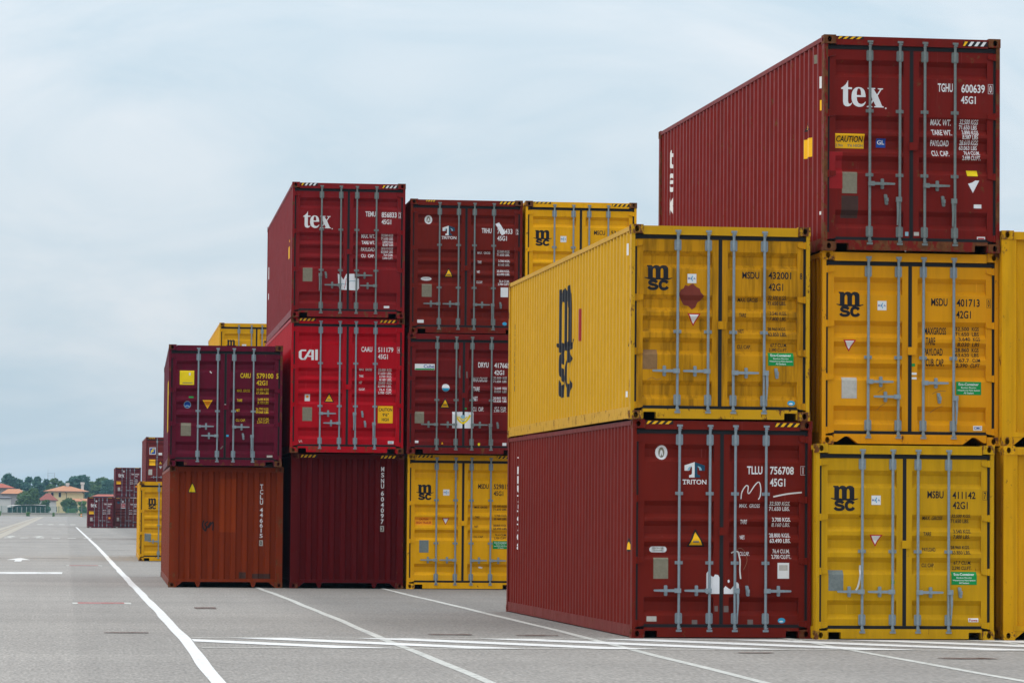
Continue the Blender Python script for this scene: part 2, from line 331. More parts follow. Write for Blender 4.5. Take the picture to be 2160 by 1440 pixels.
def side_mesh(H, right):
    ys = [0.148]+side_breaks()+[LEN-0.148]; m = MB(); z0, z1 = 0.165, H-0.072
    fx = (lambda d: W-SX0-SXD*d) if right else (lambda d: SX0+SXD*d)
    for i in range(len(ys)-1):
        a, b = fx(side_depth(ys[i]+1e-6)), fx(side_depth(ys[i+1]-1e-6)); p = [(a,ys[i],z0),(b,ys[i+1],z0),(b,ys[i+1],z1),(a,ys[i],z1)]
        m.face(*(p if right else p[::-1]))
    return m.mesh('side_wall', fix=True)
EP = 0.244
def end_breaks():
    o = []
    for k in range(9): b = 0.20+k*EP; o += [b, b+0.035, b+0.125, b+0.160]
    return o
def end_depth(x):
    t = x-0.20
    if t < 0 or t > 9*EP: return 0
    t %= EP
    return min(1, t/0.035) if t < 0.125 else max(0, 1-(t-0.125)/0.035)
EY, EYD = 0.03, 0.052
def end_mesh(H, y_sign=1):
    xs = [0.146]+end_breaks()+[W-0.146]; xs = [x for x in xs if x <= W-0.146]; xs[-1] = W-0.146
    m = MB(); z0, z1 = 0.186, H-0.105
    for i in range(len(xs)-1):
        a, b = EY+EYD*end_depth(xs[i]+1e-6), EY+EYD*end_depth(xs[i+1]-1e-6)
        m.face((xs[i],a,z0),(xs[i+1],b,z0),(xs[i+1],b,z1),(xs[i],a,z1))
    if y_sign < 0: m.v = [(x, LEN-y, z) for x, y, z in m.v]
    return m.mesh('end_wall', fix=True)
def rod_mesh(H, x):
    m = MB(); y = 0.022; z0, z1 = 0.085, H-0.065
    m.tube((x,y,z0+0.05),(x,y,z1-0.05), 0.0185, n=10)
    for z, s in ((z0+0.05, -1), (z1-0.05, 1)):
        m.tube((x,y,z-0.03*s),(x,y,z+0.04*s), 0.024, 0.020, 8); m.box(x-0.038, x+0.038, y-0.022, y+0.03, min(z+0.022*s, z+0.05*s), max(z+0.022*s, z+0.05*s)); m.box(x-0.022, x+0.030, y-0.030, y+0.02, min(z-0.004*s, z+0.012*s), max(z-0.004*s, z+0.012*s))
    return m.mesh('locking_rod')
def bracket_mesh(x, z, big):
    m = MB()
    if big:
        m.prism_xz([(x-0.046,z-0.06),(x-0.034,z-0.072),(x+0.034,z-0.072),(x+0.046,z-0.06),(x+0.046,z+0.06),(x+0.034,z+0.072),(x-0.034,z+0.072),(x-0.046,z+0.06)], 0.030, YD-0.001); m.tube((x,0.020,z-0.066),(x,0.020,z+0.066), 0.027, n=10)
    else:
        m.box(x-0.052, x+0.052, 0.036, YD-0.001, z-0.021, z+0.021); m.tube((x,0.022,z-0.024),(x,0.022,z+0.024), 0.026, n=10)
    return m.mesh('rod_bracket')
def handle_mesh(x, z, d):
    m = MB(); y = -0.004
    if d in 'LR':
        s = -1 if d == 'L' else 1
        X = lambda t: x+s*t
        m.box(*sorted((X(-0.024), X(0.060))), y-0.014, y+0.022, z-0.030, z+0.030)
        P = [(X(0.058), z-0.019), (X(0.20), z-0.017), (X(0.335), z-0.013), (X(0.345), z), (X(0.335), z+0.013), (X(0.20), z+0.017), (X(0.058), z+0.019)]
        m.prism_xz(P, y-0.008, y+0.010)
    else:
        s = 1 if d == 'D' else -1
        a = x+s*0.034
        m.box(*sorted((x-s*0.02, a+s*0.022)), y-0.014, y+0.022, z-0.030, z+0.035)
        m.prism_xz([(a-0.016,z-0.028),(a+0.016,z-0.028),(a+0.019,z-0.15),(a+0.010,z-0.26),(a+0.004,z-0.345),(a-0.012,z-0.345),(a-0.010,z-0.20)], y-0.008, y+0.010)
    return m.mesh('handle', fix=True)
def catch_mesh(x, z, tilt=0):
    m = MB(); pts = [(-0.021,-0.06),(-0.012,-0.070),(0.012,-0.070),(0.021,-0.06),(0.021,0.06),(0.012,0.070),(-0.012,0.070),(-0.021,0.06)]
    m.prism_xz([(x+p[0]+tilt*max(0, p[1])*0.5, z+p[1]) for p in pts], 0.022, YD-0.001); m.box(x-0.015, x+0.015, -0.016, 0.03, z-0.028, z+0.020)
    return m.mesh('handle_catch')
def hinge_mesh(z, right):
    P = [(0.030,z+0.036),(0.165,z+0.036),(0.172,z+0.026),(0.172,z-0.026),(0.125,z-0.040),(0.045,z-0.044),(0.030,z-0.036)]
    m = MB(); m.prism_xz(P, 0.026, YD-0.001); m.tube((0.068,0.034,z-0.048),(0.068,0.034,z+0.044), 0.022, n=8)
    if right: m.v = [(W-x, y, q) for x, y, q in m.v]
    return m.mesh('hinge', fix=True)
def sill_mesh(style):
    a, b = 0.170, W-0.170; z0, z1 = 0.014, 0.142
    if style == 'arch': P = [(a,z1),(a,0.04),(a+0.035,0.035),(a+0.15,0.110),(a+0.20,0.110),(a+0.33,z0),(b-0.33,z0),(b-0.20,0.110),(b-0.15,0.110),(b-0.035,0.035),(b,0.04),(b,z1)]
    else: P = [(a,z1),(a,z0),(a+0.010,z0),(a+0.010,0.092),(a+0.022,0.100),(a+0.168,0.100),(a+0.180,0.092),(a+0.180,z0),(b-0.180,z0),(b-0.180,0.092),(b-0.168,0.100),(b-0.022,0.100),(b-0.010,0.092),(b-0.010,z0),(b,z0),(b,z1)]
    return MB().prism_xz(P, 0.014, 0.13).mesh('sill', fix=True)

def build_decal(name, vf, mat, parent, depthf, breaks, axis, layer=1, place=None):
    """flat mark cut along the breaks of the panel it sits on and laid onto the panel; verts (u,z)"""
    v, f = vf
    bm = bmesh.new(); vs = [bm.verts.new((p[0], 0, p[1])) for p in v]
    for t in f:
        try: bm.faces.new([vs[i] for i in t])
        except ValueError: pass
    k = 2 if axis == 'z' else 0
    lo = min(q.co[k] for q in vs); hi = max(q.co[k] for q in vs)
    for b in breaks:
        if lo+1e-3 < b < hi-1e-3:
            co = Vector((0, 0, 0)); co[k] = b; no = Vector((0, 0, 0)); no[k] = 1
            bmesh.ops.bisect_plane(bm, geom=bm.verts[:]+bm.edges[:]+bm.faces[:], plane_co=co, plane_no=no, dist=1e-6)
    if axis == 'z':
        for b in (RX[0][0]-0.0012, RX[0][0]+0.0012, RX[0][1]-0.0012, RX[0][1]+0.0012, RX[1][0]-0.0012, RX[1][0]+0.0012, RX[1][1]-0.0012, RX[1][1]+0.0012):
            if min(q.co.x for q in bm.verts) < b < max(q.co.x for q in bm.verts): bmesh.ops.bisect_plane(bm, geom=bm.verts[:]+bm.edges[:]+bm.faces[:], plane_co=Vector((b, 0, 0)), plane_no=Vector((1, 0, 0)), dist=1e-6)
    off = 0.0016*layer+0.001
    for q in bm.verts:
        q.co = place(q.co.x, q.co.z, off)
    m = bpy.data.meshes.new(name); bm.to_mesh(m); bm.free(); m.materials.append(None)
    return obj(name, m, mat, parent)

class Frame:      # measuring frame of one end face -> metres on that face
    def __init__(s, l, t, r, b, H): s.l, s.t, s.r, s.b, s.H = l, t, r, b, H
    def x(s, u): return (u-s.l)/(s.r-s.l)*W
    def z(s, v): return (s.b-v)/(s.b-s.t)*s.H

# ---------------------------------------------------------------- marks
def T(s, x0, y0, x1, y1, mat='white', name='lettering', layer=1):
    STR.add(s)
    if s in ('1', 'I'): c = (x0+x1)/2; w = (x1-x0)*0.17; x0, x1 = c-w, c+w
    return ('T', name, s, (x0, y0, x1, y1), mat, layer)
def RECT(name, x0, y0, x1, y1, mat, layer=1): return ('P', name, [[[(x0,y0),(x1,y0),(x1,y1),(x0,y1)]]], None, mat, layer)
def POLY(name, pts, mat, layer=1): return ('P', name, [[pts]], None, mat, layer)
def OV(name, cx, cy, rx, ry, mat, layer=1): return ('P', name, [[ell(cx, cy, rx, ry)]], None, mat, layer)
def LINE(name, pts, w, mat, layer=1): return ('L', name, smooth(pts, 4), w, mat, layer)
def TRI(x0, y0, x1, y1):                # yellow hazard triangle with black border
    c = (x0+x1)/2; i = (x1-x0)*0.1
    return [POLY('warning_triangle', [(x0,y1),(x1,y1),(c+i*0.4,y0),(c-i*0.4,y0)], 'black'), POLY('warning_triangle_face', [(x0+i*1.4,y1-i*0.9),(x1-i*1.4,y1-i*0.9),(c,y0+i*1.3)], 'yellow', 2), RECT('warning_text', c-i*1.6, y1-i*3.2, c+i*1.6, y1-i*2.2, 'plate', 3)]
def INV(x0, y0, x1, y1, a='redp', b='paper'):
    c = (x0+x1)/2; i = (x1-x0)*0.1
    return [POLY('warning_triangle', [(x0,y0),(x1,y0),(c,y1)], a), POLY('warning_triangle_face', [(x0+i*1.5,y0+i*0.8),(x1-i*1.5,y0+i*0.8),(c,y1-i*1.7)], b, 2)]
def RINA(x0, y0, x1, y1):
    w, h = x1-x0, y1-y0
    return [RECT('class_sticker', x0, y0, x1, y1, 'white'), T('RI', x0+w*0.08, y0+h*0.4, x0+w*0.42, y0+h*0.6, 'blue', 'class_lettering', 2), T('A', x0+w*0.66, y0+h*0.4, x0+w*0.92, y0+h*0.6, 'blue', 'class_lettering', 2), LINE('class_emblem', [(x0+w*0.56,y0+h*0.22),(x0+w*0.48,y0+h*0.5),(x0+w*0.56,y0+h*0.78)], w*0.09, 'cyan', 2)]
def ECO(x0, y0, x1, y1):
    w, h = x1-x0, y1-y0
    return [RECT('green_label', x0, y0, x1, y1, 'green')]+[T(s, x0+w*a, y0+h*b, x1-w*a, y0+h*c, 'white', 'green_label_lettering', 2) for s, a, b, c in (('Eco-Container', .1, .10, .30), ('Bamboo Flooring', .2, .40, .54), ('Waterborne Paint System', .05, .60, .74), ('All Sealant', .3, .79, .92))]
def MSC(x0, y0, x1, y1, mat='black'): return [('G', 'logo', logo_msc, (x0, y0, x1, y1), mat, 1)]
def TEX(x0, y0, x1, y1): return [('G', 'logo', logo_tex, (x0, y0, x1, y1), 'white', 1)]
def TRITON(x0, y0, x1, y1, wx0, wy0, wx1, wy1):
    g = lambda f: (lambda: f)
    fw_ = lambda pts: [(x0+(x+1)/2*(x1-x0), y1-(y/1.5)*(y1-y0)) for x, y in pts]
    w = (wx1-wx0)/6.2; bars = []
    return [POLY('logo', fw_(triton_half(1)), 'white'), POLY('logo_shade', fw_(triton_half(-1)), 'navy'), POLY('logo_arc', fw_(logo_triton_arc(1)), 'lightblue', 2), POLY('logo_arc', fw_(logo_triton_arc(-1)), 'lightblue', 2), T('TRITON', wx0, wy0, wx1, wy1, 'white', 'logo_lettering'), RECT('logo_serif', wx0, wy0, wx0+w*0.95, wy0+(wy1-wy0)*0.22, 'white', 2), RECT('logo_serif', wx0+w*0.2, wy1-(wy1-wy0)*0.16, wx0+w*0.8, wy1, 'white', 2)]
def BVOVAL(cx, cy, rx, ry): return [OV('class_sticker', cx, cy, rx, ry, 'white'), OV('class_emblem', cx, cy, rx*0.5, ry*0.72, 'plate', 2), LINE('class_figure', [(cx-rx*0.2,cy+ry*0.5),(cx,cy-ry*0.3),(cx+rx*0.2,cy+ry*0.4)], rx*0.22, 'white', 3)]
def SERIAL(a, ab, n, nb, d, db, g, gb, mat='white', boxed=True):
    o = [T(a, *ab, mat, 'serial_number'), T(n, *nb, mat, 'serial_number'), T(g, *gb, mat, 'size_code')]
    if db:
        x0, y0, x1, y1 = db; w = (x1-x0)*0.28; h = (y1-y0)*0.12
        o.append(T(d, x0+w, y0+h, x1-w, y1-h, mat, 'check_digit'))
        if boxed:
            q = (x1-x0)*0.07
            o.append(('P', 'check_digit_box', [[[(x0,y0),(x1,y0),(x1,y1),(x0,y1)], [(x0+q,y0+q),(x0+q,y1-q),(x1-q,y1-q),(x1-q,y0+q)]]], None, mat, 1))
    return o
def figures(s, a, b, c, d, mat):
    if '  ' not in s: return [T(s, a, b, c, d, mat, 'weight_figures')]
    n, u = s.split('  '); w = (c-a)/(len(n)+len(u)+1.2)
    return [T(n, a, b, a+w*len(n), d, mat, 'weight_figures'), T(u, c-w*len(u), b, c, d, mat, 'weight_unit')]
def TABLE(labels, values, mat='white'):
    """labels: (text,x0,y0,x1,y1); values: (text,x0,y0,x1,y1)"""
    return [T(s, a, b, c, d, mat, 'weight_lettering') for s, a, b, c, d in labels]+[q for s, a, b, c, d in values for q in figures(s, a, b, c, d, mat)]
def VALS(strs, xs, x1, ys, h): return [(s, x, y, x1, y+h) for s, x, y in zip(strs, xs, ys)]

SPEC = {}
# ---- front row
SPEC['A'] = dict(H=H9, loc=(7.440, 45.52, 0), rot=0.63, paint=dict(c=(0.140, 0.010, 0.005, 1), grime=0.22, rust=0.10), warn=[(890,80,1048,104,0), (1645,88,1800,112,0)],
    frame=(811,76,1865,1346), handles=[('L',1070),('L',1070),('D',1070,1492),('R',1070)], guides=[505,908],
    label='brownish red container with a white spray scribble on its right door',
    marks=SERIAL('TLLU',(1485,343,1575,390),'756708',(1620,343,1760,390),'1',(1800,340,1829,392),'45G1',(1620,413,1710,460))
    +TABLE([('MAX.  GROSS',1445,563,1565,585),('TARE',1447,655,1486,680),('NET',1447,747,1475,770),('CU.CAP.',1447,842,1505,866)],
      [('32.500 KGS.',1620,548,1742,572),('71.650 LBS.',1620,578,1742,602),('3.700 KGS.',1634,641,1743,665),('8.160 LBS.',1634,672,1743,695),('28.800 KGS.',1620,733,1743,757),('63.490 LBS.',1620,764,1743,790),('76.4 CU.M.',1642,826,1743,850),('2.700 CU.FT.',1634,858,1748,882)])
    +BVOVAL(986,268,36,42)+TRITON(1118,322,1237,412,1107,424,1247,452)+TRI(1135,715,1242,815)
    +[('P','steel_grade_sticker',[[ribbon([(935,832),(960,832),(985,832),(1005,832)],34)]],None,'white',1), OV('steel_grade_sticker',937,832,17,17,'white'), OV('steel_grade_sticker',1004,832,17,17,'white'), T('CORTEN STEEL',938,820,1003,829,'plate','sticker_lettering',2), T('CONTAINER',945,834,996,843,'plate','sticker_lettering',2),
      RECT('data_plate',940,880,1026,1002,'plate'), RECT('paper_label',1667,905,1735,997,'white'), RECT('print_block',1676,918,1726,950,'plate_w',2), RECT('maker_label',902,1220,960,1250,'plate_w'), OV('maker_sticker',1692,1242,22,16,'cyan'), OV('maker_sticker',1690,1247,12,5,'white',2), RECT('scuff',1166,1240,1198,1268,'grey'), RECT('scuff',1492,1237,1524,1268,'grey'), RECT('scuff',1298,1158,1318,1190,'grey'), RECT('scuff',1352,1158,1380,1194,'grey'),
      LINE('spray_scribble',[(1450,535),(1455,495),(1478,458),(1492,462),(1490,495),(1500,500),(1530,455),(1555,435),(1566,470),(1563,515),(1552,537)],6,'strap'), LINE('spray_dash',[(1640,520),(1720,503),(1808,493)],9,'strap'),
      POLY('torn_paper',[(1250,970),(1258,958),(1272,962),(1278,985),(1292,990),(1300,975),(1318,978),(1328,995),(1328,1088),(1250,1088)],'paper'), POLY('torn_paper',[(1352,1088),(1352,1055),(1362,1042),(1378,1055),(1392,1062),(1410,1040),(1428,1018),(1440,1030),(1443,1088)],'paper'), OV('torn_paper',1380,1014,6,9,'paper'),
      LINE('hanging_strap',[(1398,850),(1420,842),(1440,846),(1446,900),(1445,950),(1450,1000)],8,'strap',6), LINE('hanging_strap',[(1408,868),(1425,835),(1455,822),(1482,850),(1486,900),(1466,948)],3,'faint',6)],
    side=[('V','TLLU756708',11.0,2.56,0.20,0.17,'white'), ('R','warning_strip',0.22,0.30,0.42,0.72,'yellow'), ('R','marking_sliver',0.20,0.235,1.62,1.90,'white'), ('T3',0.24,0.50,1.14,1.32)])
SPEC['B'] = dict(H=H8, loc=(7.399, 45.50, H9), rot=0.46, paint=dict(c=(0.52, 0.275, 0.005, 1), grime=0.10, rust=0.05, fade=0.06), door_paint=dict(c=(0.52, 0.235, 0.001, 1), grime=1.0, rust=0.06, fade=0.2, grime_c=(0.09, 0.042, 0.004, 1)), rusty=0.5,
    frame=(895,82,2064,1342), handles=[('L',1028),('L',1028),('R',1035),('D',1035,1850)], guides=[772], warn=[],
    label='grimy yellow container with a faded dark red diamond on its door',
    marks=SERIAL('MSDU',(1622,377,1733,423),'432001',(1792,375,1942,422),'8',(1990,372,2024,428),'42G1',(1793,450,1890,498),'black',False)
    +TABLE([('MAX. GROSS',1597,545,1728,572),('TARE',1602,647,1648,672),('NET',1598,750,1638,775),('CU. CAP.',1595,852,1685,877)],
      [('32.500 KGS.',1793,530,1915,557),('71.650 LBS.',1793,565,1915,590),('3.540 KGS.',1803,633,1915,658),('7.800 LBS.',1803,668,1915,692),('28.960 KGS.',1793,735,1915,757),('63.850 LBS.',1793,768,1915,795),('67.7 CU.M.',1813,838,1922,863),('2.390 CU.FT.',1803,870,1925,893)],'black')
    +MSC(985,342,1168,507)+RINA(1265,397,1323,457)+INV(1265,653,1352,735)+ECO(1793,900,1960,985)
    +[POLY('diamond_placard',[(1210,530),(1222,500),(1240,492),(1250,470),(1272,475),(1300,458),(1322,480),(1345,492),(1352,515),(1375,540),(1352,570),(1335,580),(1322,612),(1298,628),(1278,605),(1245,598),(1225,560)],'diamond'), RECT('data_plate',978,890,1072,1018,'plate_b'), OV('maker_sticker',1945,1227,25,17,'cyan'), OV('maker_sticker',1943,1231,14,6,'white',2), LINE('chalk_mark',[(1010,1085),(1040,1072),(1070,1085),(1100,1075)],3,'plate_b')],
    side=[('G',logo_msc,6.75,0.47,5.05,2.14,'black'), ('V','MSDU432001',11.45,1.86,0.145,0.125,'black'), ('R','spray_smear',4.42,4.62,1.25,1.72,'tape'), ('R','marking_sliver',0.36,0.42,2.20,2.36,'white'), ('R','marking_sliver',0.36,0.42,0.30,0.38,'white'), ('T3',0.22,0.36,0.98,1.20)])
SPEC['C'] = dict(H=H9, loc=(9.985, 45.41, 2*H8), rot=0.78, paint=dict(c=(0.155, 0.010, 0.007, 1), grime=0.30, rust=0.30), rusty=0.7, rod='dsteel', warn=[(1135,75,1277,97,0), (1825,92,1962,118,1)],
    frame=(1060,75,2032,1246), handles=[('R',880),('d',965,1408),('R',885),('d',968,1722)], guides=[484,832],
    label='weathered red container topmost of the tall stack, red tape on its left door',
    marks=SERIAL('TGHU',(1690,323,1773,370),'600639',(1820,325,1950,372),'0',(1968,322,1996,375),'45G1',(1818,390,1900,432))
    +TABLE([('MAX. WT.',1655,520,1768,552),('TARE WT.',1658,575,1770,608),('PAYLOAD',1655,633,1756,665),('CU. CAP.',1657,690,1755,722)],
      [('32.500 KGS',1815,517,1917,543),('71.650 LBS',1813,547,1912,571),('3.890 KGS',1827,575,1918,600),('8.587 LBS',1827,602,1913,626),('28.610 KGS',1815,630,1917,656),('63.063 LBS',1813,660,1912,683),('76.4 CU.M.',1837,688,1925,711),('2.698 CU.FT.',1827,715,1928,740)])
    +TEX(1158,318,1408,472)
    +[RECT('caution_sticker',1127,610,1288,688,'yellow'), T('CAUTION',1136,622,1281,654,'black','caution_lettering',2), T('2.9m    9\'6 HIGH',1132,664,1282,680,'plate','caution_lettering',2), RECT('class_sticker',1355,632,1407,680,'blue'), T('GL',1361,640,1401,664,'white','class_lettering',2),
      RECT('red_tape',1095,710,1168,910,'tape'), RECT('data_plate',1165,818,1247,935,'plate'), RECT('dark_smudge',1162,948,1254,1068,'smudge'), RECT('yellow_label',1853,795,1912,827,'label_y'), POLY('torn_sticker',[(1858,868),(1880,862),(1898,850),(1920,850),(1885,918)],'paper'), RECT('paper_label',1890,981,1932,1002,'white'), RECT('maker_label',1908,1157,1953,1175,'white'), RECT('maker_print',1913,1163,1948,1170,'redp',2), RECT('tape_scrap',1512,1138,1530,1160,'lightblue'), RECT('tape_scrap',1560,1138,1588,1158,'plate_w'),
      LINE('plastic_wrap',[(1480,1190),(1500,1200),(1520,1222),(1510,1246)],9,'plate_w',8), LINE('plastic_wrap',[(1615,1192),(1590,1196),(1570,1215),(1562,1240)],7,'plate_w',8)],
    side=[('V','tex',11.1,2.48,0.50,0.36,'white'), ('T3',0.92,1.22,1.71,1.90), ('R','caution_sticker',0.82,1.24,1.34,1.60,'yellow'), ('R','marking_sliver',0.31,0.37,2.21,2.37,'white'), ('R','warning_sliver',0.31,0.36,1.91,2.05,'yellow'), ('R','paper_label',0.25,0.36,0.50,0.545,'white'), ('R','vent_cover',0.60,0.66,2.58,2.70,'plate')])
SPEC['D'] = dict(H=H8, loc=(10.000, 45.53, H8), rot=0.35, paint=dict(c=(0.62, 0.265, 0.001, 1), grime=0.16, rust=0.06, fade=0.08), warn=[], sill='arch',
    frame=(125,183,1229,1378), handles=[('R',988),('L',1080),('R',992),('D',1085,860)], guides=[837],
    label='bright yellow container of the tall stack with arched notches in its bottom sill',
    marks=SERIAL('MSDU',(808,465,910,513),'401713',(967,467,1112,515),'0',(1155,465,1181,520),'42G1',(965,540,1057,588),'black')
    +TABLE([('MAXGROSS',772,645,908,690),('TARE',775,708,835,755),('PAYLOAD',770,775,887,820),('CUB. CAP.',775,840,890,887)],
      [('32.500  KGS',965,640,1113,664),('71.650  LBS',965,672,1113,697),('3.640  KGS',980,704,1115,728),('8.030  LBS',975,738,1112,762),('28.860  KGS',965,770,1112,796),('63.620  LBS',965,803,1112,826),('67.7  CUM',983,836,1115,860),('2.390  CUFT',965,868,1113,893)],'black')
    +MSC(217,432,387,590)+RINA(473,487,529,545)+INV(260,730,341,803)+ECO(965,980,1122,1062)
    +[RECT('data_plate',252,963,346,1093,'plate_w'), RECT('maker_label',1072,1253,1128,1283,'white'), T('CIMC',1078,1259,1122,1276,'blue','maker_lettering',2), RECT('tape_scrap',688,872,708,890,'green'), RECT('tape_scrap',685,928,718,942,'white'), RECT('tape_scrap',685,957,718,970,'white'), LINE('scratch',[(475,1055),(495,1040),(522,1022)],3,'plate_b'), LINE('scratch',[(478,1160),(500,1135),(525,1120)],3,'plate_b'), LINE('scratch',[(808,1175),(845,1148),(880,1134)],3,'plate_b'), LINE('scratch',[(815,1060),(850,1042),(900,1040)],3,'plate_b')], side=[])
SPEC['E'] = dict(H=H8, loc=(9.857, 45.23, 0), rot=0.1, paint=dict(c=(0.51, 0.275, 0.002, 1), grime=0.26, rust=0.07, fade=0.06), warn=[],
    frame=(94,90,1252,1348), handles=[('L',1040),('L',1040),('R',1042),('D',1042,1035)], guides=[780],
    label='yellow container standing on the hatched pavement at the bottom of the tall stack',
    marks=SERIAL('MSBU',(820,387,925,435),'411142',(983,390,1133,437),'7',(1180,386,1209,443),'42G1',(985,455,1082,503),'black')
    +TABLE([('MAX. GROSS',792,550,922,575),('TARE',795,653,845,678),('PAYLOAD',792,753,878,778),('CU. CAP.',790,855,873,880)],
      [('32.500 KGS.',978,537,1103,558),('71.650 LBS.',978,568,1098,593),('3.540 KGS.',990,635,1105,660),('7.800 LBS.',990,670,1098,695),('28.960 KGS.',978,740,1103,762),('63.850 LBS.',980,772,1103,796),('67.7 CU.M.',998,838,1112,862),('2.390 CU.FT.',988,873,1115,896)],'black')
    +MSC(195,357,375,522)+RINA(458,420,518,480)+INV(445,672,531,750)+ECO(977,908,1142,992)
    +[RECT('data_plate',183,903,278,1035,'dsteel'), RECT('maker_label',1088,1207,1153,1232,'white'), T('Fuwa',1094,1211,1147,1228,'redp','maker_lettering',2), LINE('tape_scrap',[(392,870),(388,930),(380,980),(368,1018),(358,1030)],12,'strap',3), RECT('tape_scrap',584,966,604,988,'green',26)], side=[])
SPEC['F'] = dict(H=H9, loc=(12.43, 45.38, H8), rot=0.2, paint=dict(c=(0.62, 0.305, 0.001, 1), grime=0.3, rust=0.12), ends=True, warn=[(185,12,340,50,0), (880,12,1035,50,0)], frame=(0,0,1218,1448), handles=[], guides=[], marks=[], side=[],
    label='yellow container with a ribbed doorless end and striped tape, resting on another yellow one')
SPEC['F2'] = dict(H=H8, loc=(12.43, 45.30, 0), rot=0.2, paint=dict(c=(0.62, 0.305, 0.001, 1), grime=0.3, rust=0.12), ends=True, warn=[], frame=(0,0,1218,1295), handles=[], guides=[], marks=[], side=[],
    label='yellow container with a ribbed doorless end standing on the ground under another one')
# ---- second row
SPEC['G'] = dict(H=H9, loc=(4.698, 74.14, 2*H9), rot=-0.76, paint=dict(c=(0.185, 0.009, 0.011, 1), grime=0.25, rust=0.14), rod='dsteel', rusty=0.5, warn=[(352,64,480,88,1), (985,76,1108,98,1)],
    frame=(283,60,1169,1111), handles=[('d',780,555),('L',858),('R',780),('L',860)], guides=[426,742],
    label='red container on the crimson one, torn white paper pasted over its doors',
    marks=SERIAL('TEMU',(857,280,937,320),'856833',(983,283,1100,325),'2',(1115,283,1141,329),'45G1',(983,340,1058,378))
    +TABLE([('MAX. WT.',828,458,933,487),('TARE WT.',830,508,933,537),('PAYLOAD',826,560,932,590),('CU.  CAP.',826,612,930,640)], VALS(['32.500 KGS','71.650 LBS','3.890 KGS','8.587 LBS','28.610 KGS','63.063 LBS','76.4 CUM.','2.698 CUFT.'],[983,983,993,993,983,983,1002,993],1075,[455,480,505,530,556,582,607,633],19))
    +TEX(372,285,602,424)
    +[RECT('data_plate',373,727,447,833,'plate'), POLY('torn_paper',[(645,768),(665,780),(690,815),(712,770),(775,768),(778,800),(810,805),(812,880),(800,897),(660,893),(650,850)],'paper'), LINE('paper_print',[(668,845),(720,850),(740,825),(800,828)],5,'lightblue',2), LINE('paper_tear',[(712,805),(705,850),(698,885)],4,'redp',2), RECT('maker_label',1007,1015,1050,1032,'white')],
    side=[('R','caution_sticker',1.2,1.65,1.34,1.60,'yellow'), ('R','warning_sliver',1.2,1.35,1.69,1.74,'yellow'), ('R','marking_sliver',11.3,11.6,1.55,1.85,'white'), ('R','marking_sliver',11.3,11.6,1.05,1.2,'white')])
SPEC['H'] = dict(H=H9, loc=(4.716, 74.26, H9), rot=-0.6, paint=dict(c=(0.38, 0.002, 0.009, 1), grime=0.2, rust=0.06), rusty=0.6, warn=[(338,117,468,140,0), (965,125,1095,148,0)],
    frame=(275,113,1158,1168), handles=[('R',860),('L',935),('d',862,838),('d',938,860)], guides=[468,802],
    label='bright crimson container with a large yellow square caution sticker on its right door',
    marks=SERIAL('CAAU',(823,335,908,375),'511179',(953,338,1072,377),'4',(1102,336,1130,380),'45G1',(953,392,1030,430))
    +TABLE([('MAX  GROSS',808,505,908,522),('TARE',808,555,842,573),('NET',808,606,832,625),('CU.CAP.',808,658,855,677)], VALS(['32.500  KGS.','71.650  LBS.','3.700  KGS.','8.160  LBS.','28.800  KGS.','63.490  LBS.','76.4  CUM.','2.700  CUFT.'],[957,957,966,966,957,957,966,957],1063,[505,531,556,582,607,633,659,684],19))
    +[('G','logo',logo_cai,(337,362,485,445),'white',1)]+TRI(537,700,617,772)
    +[RECT('maker_sticker',388,712,428,765,'white'), OV('maker_print',408,730,11,11,'orange',2), RECT('data_plate',370,813,445,920,'plate'), RECT('caution_sticker',957,797,1073,930,'yellow'), T('CAUTION',963,812,1068,838,'black','caution_lettering',2), T('9\'6"',993,852,1042,878,'black','caution_lettering',2), T('HIGH',988,890,1042,916,'black','caution_lettering',2), RECT('maker_label',1037,1070,1082,1092,'white'), RECT('maker_print',1042,1077,1072,1086,'lightblue',2), LINE('scratch',[(345,1070),(352,1088),(362,1070),(370,1088)],3,'strap')], side=[])
SPEC['I'] = dict(H=H9, loc=(4.763, 74.50, 0), rot=-0.5, paint=dict(c=(0.074, 0.003, 0.004, 1), grime=0.12, rust=0.03, fade=0.06), ends=True, warn=[(343,104,472,126,0), (973,105,1102,128,0)],
    frame=(268,91,1161,1151), handles=[], guides=[], label='dark maroon container with a white serial number running down its ribbed end',
    marks=[T(c, 980, y, 1004, y+36, 'white', 'serial_number') for c, y in zip('MSNU604097', (194,240,286,328,384,430,475,518,561,606))]+[RECT('check_digit_box',977,657,1006,703,'plate_w'), T('3',984,664,1000,697,'black','check_digit',2)], side=[])
